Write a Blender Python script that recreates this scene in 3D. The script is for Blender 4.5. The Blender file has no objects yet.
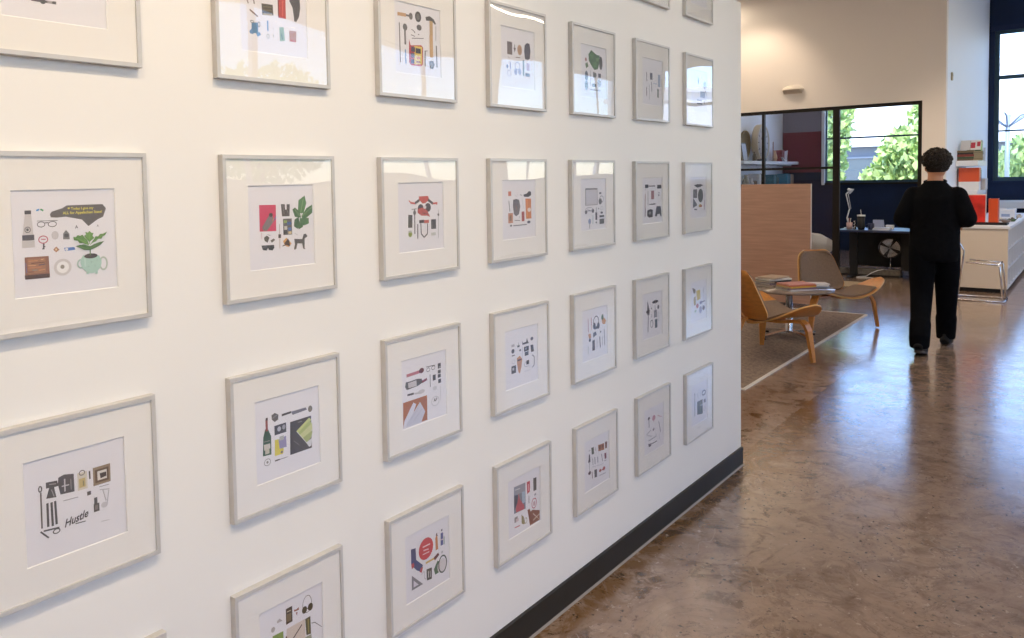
import bpy, bmesh, math, random
from mathutils import Vector, Matrix, Euler
random.seed(7)
PI = math.pi
C = bpy.context.scene.collection
scene = bpy.context.scene
ZV = Vector((0, 0, 1))

# ------------------------------------------------------------ helpers
def link(o, parent=None):
    C.objects.link(o)
    if parent is not None:
        o.parent = parent
    return o

class MB:
    """collects geometry of ONE mesh object, several material slots allowed"""
    def __init__(self):
        self.v = []; self.f = []; self.m = []; self.s = []
    def add(self, vs, fs, mi=0, smooth=False, M=None):
        n = len(self.v)
        for p in vs:
            p = Vector(p)
            self.v.append(tuple(M @ p) if M is not None else tuple(p))
        for f in fs:
            self.f.append([i + n for i in f]); self.m.append(mi); self.s.append(smooth)
        return self
    def box(self, a, b, mi=0, M=None):
        x0, y0, z0 = a; x1, y1, z1 = b
        if x0 > x1: x0, x1 = x1, x0
        if y0 > y1: y0, y1 = y1, y0
        if z0 > z1: z0, z1 = z1, z0
        vs = [(x0,y0,z0),(x1,y0,z0),(x1,y1,z0),(x0,y1,z0),(x0,y0,z1),(x1,y0,z1),(x1,y1,z1),(x0,y1,z1)]
        fs = [(3,2,1,0),(4,5,6,7),(0,1,5,4),(1,2,6,5),(2,3,7,6),(3,0,4,7)]
        return self.add(vs, fs, mi, False, M)
    def rbox(self, a, b, r=.004, seg=2, mi=0, M=None):
        bm = bmesh.new()
        t = MB().box(a, b)
        vv = [bm.verts.new(p) for p in t.v]
        for f in t.f: bm.faces.new([vv[i] for i in f])
        bmesh.ops.bevel(bm, geom=list(bm.edges), offset=r, segments=seg, profile=.5, affect='EDGES')
        bm.verts.index_update()
        self.add([v.co.copy() for v in bm.verts], [[v.index for v in f.verts] for f in bm.faces], mi, False, M)
        bm.free(); return self
    def tube(self, pts, r, seg=10, mi=0, closed=False, M=None, flat=1.0, up=None):
        pts = [Vector(p) for p in pts]; n = len(pts)
        rs = r if isinstance(r, (list, tuple)) else [r]*n
        vs = []; fs = []
        ref = Vector(up) if up else None
        prev = None
        for i, p in enumerate(pts):
            if closed: t = pts[(i+1) % n] - pts[i-1]
            else: t = pts[min(i+1, n-1)] - pts[max(i-1, 0)]
            if t.length < 1e-9: t = Vector((0,0,1))
            t.normalize()
            if ref is not None: a = ref - t*ref.dot(t)
            elif prev is None:
                a = Vector((0,0,1)) if abs(t.z) < .9 else Vector((1,0,0)); a = a - t*a.dot(t)
            else: a = prev - t*prev.dot(t)
            if a.length < 1e-6: a = Vector((1,0,0)) - t*t.x
            a.normalize(); prev = a
            b = t.cross(a)
            for k in range(seg):
                th = 2*PI*k/seg
                vs.append(p + a*math.cos(th)*rs[i]*flat + b*math.sin(th)*rs[i])
        for i in range(n if closed else n-1):
            j = (i+1) % n
            for k in range(seg):
                l = (k+1) % seg
                fs.append((i*seg+k, i*seg+l, j*seg+l, j*seg+k))
        if not closed:
            fs.append(tuple(range(seg-1, -1, -1))); fs.append(tuple(range((n-1)*seg, n*seg)))
        return self.add(vs, fs, mi, True, M)
    def strip(self, pts, w, t, side, mi=0, M=None):
        """flat bar following pts, width along 'side', thickness t; w may be a list"""
        pts = [Vector(p) for p in pts]; n = len(pts)
        ws = w if isinstance(w, (list, tuple)) else [w]*n
        vs = []; fs = []
        for i, p in enumerate(pts):
            d = (pts[min(i+1,n-1)] - pts[max(i-1,0)]).normalized()
            s = Vector(side); s = (s - d*s.dot(d)).normalized(); nn = d.cross(s)
            for a, b in ((-1,-1),(1,-1),(1,1),(-1,1)):
                vs.append(p + s*a*ws[i]/2 + nn*b*t/2)
        for i in range(n-1):
            for k in range(4):
                l = (k+1) % 4
                fs.append((i*4+k, i*4+l, (i+1)*4+l, (i+1)*4+k))
        fs.append((3,2,1,0)); fs.append(tuple(range((n-1)*4, n*4)))
        return self.add(vs, fs, mi, False, M)
    def lathe(self, prof, seg=24, mi=0, M=None, smooth=True):
        vs = []; fs = []; n = len(prof)
        for r, z in prof:
            for k in range(seg):
                a = 2*PI*k/seg; vs.append((r*math.cos(a), r*math.sin(a), z))
        for i in range(n-1):
            for k in range(seg):
                l = (k+1) % seg
                fs.append((i*seg+k, i*seg+l, (i+1)*seg+l, (i+1)*seg+k))
        fs.append(tuple(range(seg-1,-1,-1))); fs.append(tuple(range((n-1)*seg, n*seg)))
        return self.add(vs, fs, mi, smooth, M)
    def prism(self, poly, y0, y1, mi=0, M=None):
        """poly in xz, extruded along y"""
        n = len(poly)
        vs = [(p[0], y0, p[1]) for p in poly] + [(p[0], y1, p[1]) for p in poly]
        fs = [tuple(range(n)), tuple(range(2*n-1, n-1, -1))]
        for i in range(n):
            j = (i+1) % n; fs.append((i, i+n, j+n, j))
        return self.add(vs, fs, mi, False, M)
    def sphere(self, c, r, seg=12, rings=8, mi=0, M=None):
        rx, ry, rz = r if isinstance(r, (list, tuple)) else (r, r, r)
        vs = [(c[0], c[1], c[2]-rz)]; fs = []
        for i in range(1, rings):
            ph = -PI/2 + PI*i/rings
            for k in range(seg):
                a = 2*PI*k/seg
                vs.append((c[0]+rx*math.cos(ph)*math.cos(a), c[1]+ry*math.cos(ph)*math.sin(a), c[2]+rz*math.sin(ph)))
        vs.append((c[0], c[1], c[2]+rz)); top = len(vs)-1
        for k in range(seg):
            l = (k+1) % seg
            fs.append((0, 1+l, 1+k)); fs.append((top, 1+(rings-2)*seg+k, 1+(rings-2)*seg+l))
        for i in range(rings-2):
            for k in range(seg):
                l = (k+1) % seg
                fs.append((1+i*seg+k, 1+i*seg+l, 1+(i+1)*seg+l, 1+(i+1)*seg+k))
        return self.add(vs, fs, mi, True, M)
    def loft(self, rings, seg=20, mi=0):
        """rings: (center, rx, ry[, yaw]) horizontal-ish ellipses, with the ring normal along the path"""
        vs = []; fs = []; n = len(rings)
        cs = [Vector(r[0]) for r in rings]
        for i, r in enumerate(rings):
            t = (cs[min(i+1,n-1)] - cs[max(i-1,0)]).normalized()
            ax = Vector((1,0,0)); ax = (ax - t*ax.dot(t)).normalized()
            if len(r) > 3: ax = Matrix.Rotation(r[3], 3, t) @ ax
            ay = t.cross(ax)
            for k in range(seg):
                a = 2*PI*k/seg
                vs.append(cs[i] + ax*r[1]*math.cos(a) + ay*r[2]*math.sin(a))
        for i in range(n-1):
            for k in range(seg):
                l = (k+1) % seg
                fs.append((i*seg+k, i*seg+l, (i+1)*seg+l, (i+1)*seg+k))
        fs.append(tuple(range(seg-1,-1,-1))); fs.append(tuple(range((n-1)*seg, n*seg)))
        return self.add(vs, fs, mi, True)
    def mesh(self, name, mats):
        me = bpy.data.meshes.new(name)
        me.from_pydata(self.v, [], self.f)
        for m in (mats if isinstance(mats, (list, tuple)) else [mats]): me.materials.append(m)
        me.polygons.foreach_set('material_index', self.m)
        me.polygons.foreach_set('use_smooth', self.s)
        me.update()
        bm = bmesh.new(); bm.from_mesh(me)
        bmesh.ops.recalc_face_normals(bm, faces=bm.faces)
        bm.to_mesh(me); bm.free()
        return me
    def build(self, name, mats, parent=None, loc=None, rot=None):
        o = bpy.data.objects.new(name, self.mesh(name, mats))
        if loc is not None: o.location = loc
        if rot is not None: o.rotation_euler = rot
        return link(o, parent)

def tag(o, label=None, cat=None, group=None, kind=None):
    if label: o['label'] = label
    if cat: o['category'] = cat
    if group: o['group'] = group
    if kind: o['kind'] = kind
    return o
def thing(name, loc, label, cat, rz=0, group=None):
    o = bpy.data.objects.new(name, None); o.empty_display_size = .1
    o.location = loc; o.rotation_euler = (0, 0, rz)
    return tag(link(o), label, cat, group)
def copy_tree(o, parent=None):
    c = o.copy(); link(c); c.parent = parent
    for ch in list(o.children):
        copy_tree(ch, c)
    return c
def baked(o, mods):
    """apply modifiers to the object's mesh (no ops)"""
    for kind, kw in mods:
        m = o.modifiers.new(kind, kind)
        for k, v in kw.items(): setattr(m, k, v)
    dg = bpy.context.evaluated_depsgraph_get(); dg.update()
    me = bpy.data.meshes.new_from_object(o.evaluated_get(dg))
    mats = [m for m in o.data.materials]
    o.modifiers.clear(); o.data = me
    if not len(me.materials):
        for m in mats: me.materials.append(m)
    me.polygons.foreach_set('use_smooth', [True]*len(me.polygons))
    return o

# ------------------------------------------------------------ materials
def srgb(h):
    h = h.lstrip('#'); o = []
    for i in (0, 2, 4):
        c = int(h[i:i+2], 16)/255
        o.append(c/12.92 if c <= .04045 else ((c+.055)/1.055)**2.4)
    return (*o, 1)
_m = {}
def mat(name, col, rough=.6, metal=0, emit=None, estr=0, spec=.5, noise=None, bump=None, coat=0, trans=0):
    if name in _m: return _m[name]
    m = bpy.data.materials.new(name); m.use_nodes = True
    nt = m.node_tree; b = nt.nodes['Principled BSDF']
    c = srgb(col) if isinstance(col, str) else (*col, 1)
    b.inputs['Base Color'].default_value = c
    b.inputs['Roughness'].default_value = rough
    b.inputs['Metallic'].default_value = metal
    b.inputs['Specular IOR Level'].default_value = spec
    b.inputs['Coat Weight'].default_value = coat
    if emit:
        b.inputs['Emission Color'].default_value = srgb(emit) if isinstance(emit, str) else (*emit, 1)
        b.inputs['Emission Strength'].default_value = estr
    tc = nt.nodes.new('ShaderNodeTexCoord')
    if noise:   # (scale, amount, stretch xyz)
        sc, amt, st = noise
        mp = nt.nodes.new('ShaderNodeMapping'); mp.inputs['Scale'].default_value = st
        nt.links.new(tc.outputs['Object'], mp.inputs['Vector'])
        n = nt.nodes.new('ShaderNodeTexNoise'); n.inputs['Scale'].default_value = sc; n.inputs['Detail'].default_value = 6
        nt.links.new(mp.outputs[0], n.inputs['Vector'])
        r = nt.nodes.new('ShaderNodeMapRange'); r.inputs[1].default_value = .3; r.inputs[2].default_value = .7
        r.inputs[3].default_value = 1-amt; r.inputs[4].default_value = 1+amt
        nt.links.new(n.outputs[0], r.inputs[0])
        mx = nt.nodes.new('ShaderNodeVectorMath'); mx.operation = 'SCALE'
        mx.inputs[0].default_value = c[:3]; nt.links.new(r.outputs[0], mx.inputs['Scale'])
        nt.links.new(mx.outputs[0], b.inputs['Base Color'])
    if bump:    # (scale, strength, distance)
        n2 = nt.nodes.new('ShaderNodeTexNoise'); n2.inputs['Scale'].default_value = bump[0]; n2.inputs['Detail'].default_value = 4
        nt.links.new(tc.outputs['Object'], n2.inputs['Vector'])
        bp = nt.nodes.new('ShaderNodeBump'); bp.inputs['Strength'].default_value = bump[1]; bp.inputs['Distance'].default_value = bump[2]
        nt.links.new(n2.outputs[0], bp.inputs['Height']); nt.links.new(bp.outputs[0], b.inputs['Normal'])
    _m[name] = m
    return m
def hazed(h, k=.16):  # mixes the pale haze of the glazing into the ink colours
    return '#'+''.join('%02x' % int(int(h[i:i+2], 16)*(1-k)+(0xd2, 0xcd, 0xd2)[i//2]*k) for i in (0, 2, 4))
def hexm(h, rough=.55):
    return mat('ink_'+h+('' if rough == .55 else '_%g' % rough), h, rough)
def glass_mat(name, tint=(1,1,1), bump=None, ior=1.5, rough=0.0):
    m = bpy.data.materials.new(name); m.use_nodes = True; nt = m.node_tree; nt.nodes.clear()
    out = nt.nodes.new('ShaderNodeOutputMaterial'); mix = nt.nodes.new('ShaderNodeMixShader')
    tr = nt.nodes.new('ShaderNodeBsdfTransparent'); tr.inputs[0].default_value = (*tint, 1)
    gl = nt.nodes.new('ShaderNodeBsdfGlossy'); gl.inputs['Roughness'].default_value = rough
    fr = nt.nodes.new('ShaderNodeFresnel'); fr.inputs['IOR'].default_value = ior
    gb = nt.nodes.new('ShaderNodeNewGeometry'); io = nt.nodes.new('ShaderNodeMapRange')
    io.inputs[3].default_value = ior; io.inputs[4].default_value = 1/ior      # same reflectance on both faces of the thin sheet
    nt.links.new(gb.outputs['Backfacing'], io.inputs[0]); nt.links.new(io.outputs[0], fr.inputs['IOR'])
    nt.links.new(fr.outputs[0], mix.inputs[0]); nt.links.new(tr.outputs[0], mix.inputs[1]); nt.links.new(gl.outputs[0], mix.inputs[2])
    nt.links.new(mix.outputs[0], out.inputs[0])
    if bump:
        # slow bowing of the acrylic sheet (different for every frame)
        geo = nt.nodes.new('ShaderNodeNewGeometry')
        n = nt.nodes.new('ShaderNodeTexNoise'); n.inputs['Scale'].default_value = bump[0]; n.inputs['Detail'].default_value = 0
        nt.links.new(geo.outputs['Position'], n.inputs['Vector'])
        bp = nt.nodes.new('ShaderNodeBump'); bp.inputs['Strength'].default_value = 1; bp.inputs['Distance'].default_value = bump[1]
        nt.links.new(n.outputs[0], bp.inputs['Height']); nt.links.new(bp.outputs[0], gl.inputs['Normal'])
    return m

M_wall = mat('white_paint', '#ece9e4', .55, spec=.3, bump=(180, .08, .001))
M_beige = mat('warm_grey_paint', '#e9e2db', .7, spec=.3, bump=(120, .08, .001))
M_wing = mat('pale_blue_white_paint', '#e8eef6', .6, spec=.3)
M_navy = mat('navy_paint', '#0f2444', .6, spec=.3, noise=(3, .12, (1,1,1)))
M_ceil = mat('ceiling_paint', '#dcd6cc', .9)
M_base = mat('black_rubber_base', '#1c1a17', .5, noise=(9, .2, (1,1,1)))
M_seal = mat('grey_sealant', '#8d857c', .5)
M_alu = mat('brushed_silver_frame', '#cbc8c4', .35, .15, noise=(30, .04, (1,1,1)))
M_mat = mat('cream_mount_board', '#f0ece6', .8, spec=.2)
M_bevel = mat('mount_bevel_white', '#fbf9f5', .6)
M_paper = mat('print_paper', '#e8e5e8', .5, spec=.3)
M_slate = mat('slate_blue_window_metal', '#33505e', .45, .1)
M_blackframe = mat('dark_bronze_metal', '#1b1713', .4, .3)
M_whiteframe = mat('white_metal', '#d5dae2', .4)
M_white = mat('white_laminate', '#e9e9ea', .45)
M_cream = mat('cream_panel', '#d9cbb8', .6)
M_chrome = mat('chrome', '#d8d8da', .12, 1)
M_steel = mat('steel', '#b8b8bc', .25, 1)
M_black = mat('matt_black', '#0d0d0f', .6)
M_ply = mat('oak_ply', '#c8833a', .38, noise=(4, .14, (1, 14, 14)), coat=.2)
M_plyedge = mat('ply_edge', '#dcab6a', .5, noise=(40, .12, (1,1,6)))
M_wool = mat('taupe_upholstery', '#85705f', .9, spec=.2, bump=(260, .3, .002), noise=(60, .1, (1,1,1)))
M_walnut = mat('walnut_veneer', '#c19983', .5, noise=(5, .1, (6, .7, 9)))
M_rug = mat('taupe_rug', '#8c7a6c', .95, spec=.1, noise=(46, .3, (1,1,1)), bump=(300, .6, .004))
M_rugedge = mat('rug_binding', '#dcd3c9', .9)
M_emit = mat('lamp_diffuser', '#fff4e4', .5, emit=(1, .83, .62), estr=20)
M_spotface = mat('spot_lens', '#fff4e4', .5, emit=(1, .85, .65), estr=20)
M_glass = glass_mat('window_glass', (.97, .985, .98))
M_part = glass_mat('partition_glass', (.93, .95, .99))
M_acryl = glass_mat('acrylic_glazing', (1, 1, 1), bump=(3.2, .0035), ior=1.49)

# polished stained concrete
def floor_material():
    m = bpy.data.materials.new('polished_concrete'); m.use_nodes = True; nt = m.node_tree
    N = nt.nodes.new; L = nt.links.new; b = nt.nodes['Principled BSDF']
    tc = N('ShaderNodeTexCoord')
    def noise(sc, det=6, dist=0, rough=.55, vec=None):
        n = N('ShaderNodeTexNoise'); n.inputs['Scale'].default_value = sc; n.inputs['Detail'].default_value = det
        n.inputs['Distortion'].default_value = dist; n.inputs['Roughness'].default_value = rough
        L(vec or tc.outputs['Object'], n.inputs['Vector']); return n.outputs[0]
    def ramp(src, stops):
        r = N('ShaderNodeValToRGB'); L(src, r.inputs[0]); e = r.color_ramp.elements
        while len(e) < len(stops): e.new(.5)
        for i, (p, c) in enumerate(stops): e[i].position = p; e[i].color = c if len(c) == 4 else (*c, 1)
        return r.outputs[0]
    def mix(a, c, f, mode='MIX', fac=None):
        x = N('ShaderNodeMix'); x.data_type = 'RGBA'; x.blend_type = mode
        L(a, x.inputs[6]); 
        if isinstance(c, tuple): x.inputs[7].default_value = c
        else: L(c, x.inputs[7])
        if fac is not None: L(fac, x.inputs[0])
        else: x.inputs[0].default_value = f
        return x.outputs[2]
    big = ramp(noise(.9, 5, .6), [(.3, srgb('#8b7263')), (.5, srgb('#ab9180')), (.7, srgb('#bea99b'))])
    mid = ramp(noise(3.2, 8, 1.4, .6), [(.32, srgb('#5e4737')), (.46, srgb('#8d7562')), (.62, srgb('#9d8573')), (.75, srgb('#b09c8d'))])
    c1 = mix(big, mid, .62)
    fine = ramp(noise(14, 9, .8, .72), [(.33, srgb('#5b4636')), (.48, srgb('#937c69')), (.66, srgb('#a39081')), (.8, srgb('#b9a99b'))])
    c1 = mix(c1, fine, .38)
    # dark olive-brown stains with hard wandering edges
    st = ramp(noise(2.1, 10, 2.6, .66), [(.515, (0,0,0)), (.56, (1,1,1))])
    st2 = ramp(noise(7.5, 8, 1.0, .7), [(.44, (0,0,0)), (.56, (1,1,1))])
    sm = N('ShaderNodeMath'); sm.operation = 'MULTIPLY'; L(st, sm.inputs[0]); L(st2, sm.inputs[1])
    # more stains along the foot of the picture wall
    sx = N('ShaderNodeSeparateXYZ'); L(tc.outputs['Object'], sx.inputs[0])
    near = N('ShaderNodeMapRange'); L(sx.outputs[1], near.inputs[0]); near.inputs[1].default_value = .9; near.inputs[2].default_value = 1.5; near.inputs[3].default_value = .35; near.inputs[4].default_value = 1.15
    nx = N('ShaderNodeMapRange'); L(sx.outputs[0], nx.inputs[0]); nx.inputs[1].default_value = 4.6; nx.inputs[2].default_value = 6.5; nx.inputs[3].default_value = 1; nx.inputs[4].default_value = .5
    m2 = N('ShaderNodeMath'); m2.operation = 'MULTIPLY'; L(sm.outputs[0], m2.inputs[0]); L(near.outputs[0], m2.inputs[1])
    m3 = N('ShaderNodeMath'); m3.operation = 'MULTIPLY'; m3.use_clamp = True; L(m2.outputs[0], m3.inputs[0]); L(nx.outputs[0], m3.inputs[1])
    c2 = mix(c1, srgb('#4b3316'), 0, fac=m3.outputs[0])
    # wandering contour edges of flaked topping, only inside some patches
    cn = noise(2.6, 9, 1.2, .62)
    cmul = N('ShaderNodeMath'); cmul.operation = 'MULTIPLY'; cmul.inputs[1].default_value = 9; L(cn, cmul.inputs[0])
    cfr = N('ShaderNodeMath'); cfr.operation = 'FRACT'; L(cmul.outputs[0], cfr.inputs[0])
    cl = ramp(cfr.outputs[0], [(0, (1,1,1)), (.10, (.25,.25,.25)), (.5, (0,0,0))])
    pm = ramp(noise(1.3, 5, .4), [(.42, (0,0,0)), (.5, (1,1,1))])
    cc = N('ShaderNodeMath'); cc.operation = 'MULTIPLY'; L(cl, cc.inputs[0]); L(pm, cc.inputs[1])
    cc2 = N('ShaderNodeMath'); cc2.operation = 'MULTIPLY'; cc2.inputs[1].default_value = .5; L(cc.outputs[0], cc2.inputs[0])
    c2 = mix(c2, srgb('#46362a'), 0, fac=cc2.outputs[0])
    # small dark pits
    pt = ramp(noise(48, 2, 0, .5), [(.635, (0,0,0)), (.665, (1,1,1))])
    pt2 = ramp(noise(3.7, 3, 0, .5), [(.46, (0,0,0)), (.58, (1,1,1))])
    ptm = N('ShaderNodeMath'); ptm.operation = 'MULTIPLY'; L(pt, ptm.inputs[0]); L(pt2, ptm.inputs[1])
    c2 = mix(c2, srgb('#33261c'), 0, fac=ptm.outputs[0])
    # ochre band of old adhesive at the foot of the wall
    ob_ = N('ShaderNodeMapRange'); L(sx.outputs[1], ob_.inputs[0]); ob_.inputs[1].default_value = 1.22; ob_.inputs[2].default_value = 1.42
    oe = N('ShaderNodeMath'); oe.operation = 'LESS_THAN'; oe.inputs[1].default_value = 1.55; L(sx.outputs[1], oe.inputs[0])
    on_ = ramp(noise(5.5, 8, 1.2, .7), [(.40, (0,0,0)), (.52, (1,1,1))])
    o1 = N('ShaderNodeMath'); o1.operation = 'MULTIPLY'; L(ob_.outputs[0], o1.inputs[0]); L(oe.outputs[0], o1.inputs[1])
    o2 = N('ShaderNodeMath'); o2.operation = 'MULTIPLY'; L(o1.outputs[0], o2.inputs[0]); L(on_, o2.inputs[1])
    o3 = N('ShaderNodeMath'); o3.operation = 'MULTIPLY'; o3.inputs[1].default_value = .75; L(o2.outputs[0], o3.inputs[0])
    c2 = mix(c2, srgb('#6e4c1e'), 0, fac=o3.outputs[0])
    # grey spall patches and thin curved cracks
    vo = N('ShaderNodeTexVoronoi'); vo.feature = 'DISTANCE_TO_EDGE'; vo.inputs['Scale'].default_value = 2.2
    wv = N('ShaderNodeVectorMath'); wv.operation = 'ADD'
    nn = N('ShaderNodeTexNoise'); nn.inputs['Scale'].default_value = 3; L(tc.outputs['Object'], nn.inputs['Vector'])
    L(tc.outputs['Object'], wv.inputs[0]); L(nn.outputs[1], wv.inputs[1]); L(wv.outputs[0], vo.inputs['Vector'])
    ck = ramp(vo.outputs['Distance'], [(.0, (1,1,1)), (.012, (0,0,0))])
    cg = ramp(noise(1.7, 3), [(.5, (0,0,0)), (.6, (1,1,1))])
    cm = N('ShaderNodeMath'); cm.operation = 'MULTIPLY'; ckm = N('ShaderNodeMath'); ckm.operation = 'MULTIPLY'; ckm.inputs[1].default_value = .4; L(ck, ckm.inputs[0]); L(ckm.outputs[0], cm.inputs[0]); L(cg, cm.inputs[1])
    c3 = mix(c2, srgb('#b5a79c'), 0, fac=cm.outputs[0])
    sp = ramp(noise(26, 3, 0, .7), [(.64, (0,0,0)), (.68, (1,1,1))])
    c4 = mix(c3, srgb('#b9a89a'), 0, fac=sp)
    sl = N('ShaderNodeMix'); sl.data_type = 'RGBA'; sl.inputs[0].default_value = .7
    L(c3, sl.inputs[6]); L(c4, sl.inputs[7])
    L(sl.outputs[2], b.inputs['Base Color'])
    ro = N('ShaderNodeMapRange'); L(noise(5, 8, .8), ro.inputs[0]); ro.inputs[1].default_value = .3; ro.inputs[2].default_value = .7
    ro.inputs[3].default_value = .10; ro.inputs[4].default_value = .24
    L(ro.outputs[0], b.inputs['Roughness'])
    b.inputs['Specular IOR Level'].default_value = .8
    b.inputs['Coat Weight'].default_value = .35; b.inputs['Coat Roughness'].default_value = .12
    bp = N('ShaderNodeBump'); bp.inputs['Strength'].default_value = .2; bp.inputs['Distance'].default_value = .003
    L(noise(9, 6, .6), bp.inputs['Height'])
    bp2 = N('ShaderNodeBump'); bp2.inputs['Strength'].default_value = .5; bp2.inputs['Distance'].default_value = .0012
    L(noise(60, 3), bp2.inputs['Height']); L(bp.outputs[0], bp2.inputs['Normal'])
    L(bp2.outputs[0], b.inputs['Normal']); L(bp2.outputs[0], b.inputs['Coat Normal'])
    return m
M_floor = floor_material()
ART={}
ART[(0, 1)]='''p 5a5656 1389,-1159,1426,-1112,1621,-1056,1712,-1006,2168,-1005,2413,-1006,2479,-1089,2414,-1252,2306,-1294,2113,-1419,1989,-1286,1685,-1218,1508,-1227,1404,-1216
t e8d84a 2006,-1071,440 Today I give my
t e8d84a 2013,-1150,764 ALL for Appalachian State!
l e8d84a 1727,-1060,1763,-1062,28
p cfc9c6 942,-1132,1051,-1137,1078,-1517,886,-1511
r 3c3a3c 994,-1107,58,34
r 4a4548 982,-1569,106,51
p c8c3c0 868,-1612,1093,-1628,1094,-1752,869,-1749
o 4a4548 977,-1425,55,58,14
e 3c3a3c 975,-1423,23,26
l 3a8fd0 1144,-1083,1199,-1061,31
l 3f9a58 1219,-1058,1272,-1088,31
o 4a443e 1221,-1339,75,55,14
o 4a443e 1426,-1343,83,56,14
l 4a443e 1290,-1314,1352,-1314,17
l 4a443e 1149,-1273,1527,-1281,10
o c0485a 1247,-1620,90,75,17
l c0485a 1209,-1612,1290,-1617,17
l 3c3a3c 1253,-1695,1248,-1799,28
l 3c3a3c 1221,-1797,1278,-1745,14
o b8b4b4 1466,-1555,63,77,11
r cfc9c8 1466,-1555,49,63
p 6d6c6a 1613,-1639,1618,-1533,1674,-1466,1735,-1541,1738,-1648
e 3c3a3c 1677,-1573,43,35
p a86a48 1420,-1819,1478,-1767,1538,-1828,1473,-1873
r e8d0a0 1475,-1820,17,18
p 4a78c4 1624,-1800,1821,-1800,1837,-1852,1639,-1865
e e6e2e0 1671,-1832,30,28
t 4a4548 1877,-1424,62 A
t 6a6568 2296,-1422,42 A
p 8a5a44 901,-1922,1332,-1931,1337,-2296,896,-2319
p a06c4c 949,-1954,1268,-1964,1274,-2227,947,-2228
p 4a3430 886,-2250,1338,-2254,1335,-2331,896,-2326
l c88a58 964,-1996,1131,-1997,17
l 6a4034 1011,-2042,1258,-2037,17
l d8a070 953,-2078,1093,-2084,14
l 5a4a58 1144,-2082,1264,-2072,21
l c07850 958,-2120,1210,-2123,17
l 7a8a80 1023,-2167,1123,-2170,14
l d09060 1140,-2179,1259,-2169,17
l 5a342c 955,-2195,1055,-2198,14
l 6a6a98 913,-2019,928,-2209,14
l e0b080 1182,-1988,1240,-1979,14
e d2cecb 1582,-2162,168,159
e f4f2f0 1584,-2162,116,110
e 8a8478 1577,-2154,39,39
o a8c4b4 1931,-2130,77,90,29
o b4c0b0 2378,-2161,90,138,33
p a9cdbd 1978,-1971,2295,-1998,2340,-2094,2337,-2167,2303,-2249,2244,-2309,2149,-2332,2074,-2318,2002,-2270,1947,-2193,1921,-2111,1939,-2033
l bfdccf 2013,-2028,2013,-2192,22
e 98bcac 2139,-2112,19,18
e 98bcac 2207,-2188,15,15
e 98bcac 2078,-2196,17,16
e 98bcac 2257,-2083,15,15
e 3a3230 2133,-1995,134,47
l 5a8040 2119,-1983,2126,-1802,22
p 47703a 2093,-1879,2001,-1872,1929,-1830,1840,-1787,1913,-1771,2005,-1764,2126,-1809,2210,-1771,2306,-1742,2413,-1727,2342,-1788,2253,-1833,2169,-1863
p 5a8a3e 2105,-1782,2024,-1758,1988,-1733,1915,-1735,1888,-1683,1816,-1671,1804,-1606,1854,-1616,1893,-1576,1939,-1600,1980,-1574,2022,-1635,2072,-1681
p 5f9040 2114,-1728,2058,-1659,2016,-1598,2054,-1579,2041,-1527,2092,-1545,2124,-1511,2159,-1549,2204,-1559,2179,-1609,2215,-1655,2161,-1688
p 528038 2120,-1783,2175,-1714,2214,-1669,2239,-1620,2291,-1631,2331,-1582,2389,-1585,2479,-1547,2429,-1617,2387,-1629,2358,-1679,2290,-1674,2242,-1722,2181,-1740
l 7aa850 2098,-1770,1865,-1631,11
l 7aa850 2113,-1764,2129,-1555,11
l 7aa850 2127,-1773,2427,-1573,11
l 6a9248 2101,-1865,1894,-1791,7
l 6a9248 2147,-1840,2362,-1753,7
l a9cdbd 2057,-2298,2055,-2341,51
l a9cdbd 2225,-2307,2231,-2352,51'''
ART[(0, 2)]='''o 55514f 996,-1274,39,63,25
l 55514f 1004,-1341,999,-2017,30
p 4a4747 1102,-1182,1311,-1203,1328,-1308,1251,-1315,1285,-1512,1097,-1486,1159,-1299,1101,-1294
l 9a9694 1162,-1235,1288,-1257,17
l 9a9694 1200,-1342,1244,-1486,17
p 4e4b4d 1335,-1158,1443,-1129,1628,-1167,1631,-1512,1363,-1489,1321,-1284
l c8c4c4 1452,-1215,1450,-1456,26
l c8c4c4 1391,-1341,1533,-1350,22
l 8e8a8a 1568,-1250,1568,-1457,17
r d8cfb8 1791,-1355,95,169
r c8b070 1787,-1392,62,88
o 6a6460 1787,-1196,62,53,18
r 8a8058 1809,-1406,13,51
l 4a4747 1934,-1204,1937,-1362,31
r 8f7a62 2178,-1349,176,179
r 5a4636 2180,-1354,138,130
r dcd6cc 2185,-1351,96,90
p 3c3433 2136,-1309,2266,-1311,2272,-1395,2150,-1413
l 8a8686 1409,-1626,1696,-1640,13
r 4a4747 1909,-1634,38,38
l 4a4747 1114,-1574,1111,-2022,43
l 4a4747 1189,-1581,1195,-2034,43
l 4a4747 1257,-1577,1267,-2025,43
l 4a4747 968,-2067,1111,-2230,30
l 4a4747 1022,-2073,1315,-2102,30
o 4a4747 1260,-2153,73,52,21
r 4a4747 2035,-1834,32,76
r 4a4747 2046,-1960,57,80
r 76706e 2042,-1958,29,45
t 3a3638 1653,-2043,453 Hustle
l 3a3638 1618,-2137,1817,-2153,18
l 9a9694 2115,-1574,2311,-1580,13
l b8b4b4 2182,-1640,2242,-1887,22
l b8b4b4 2122,-1631,2321,-1675,18
l b8b4b4 2306,-1688,2263,-1940,18
e cfcaca 2206,-1956,69,56
l a09c9c 2123,-2267,2291,-2284,9'''
ART[(0, 0)]='''l 4a4548 1235,-2301,1682,-2297,43
e 3c3a3c 1442,-2301,54,49
l 9a9496 1524,-2298,1613,-2296,36
r 3c3a3c 1654,-2295,32,26'''
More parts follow.
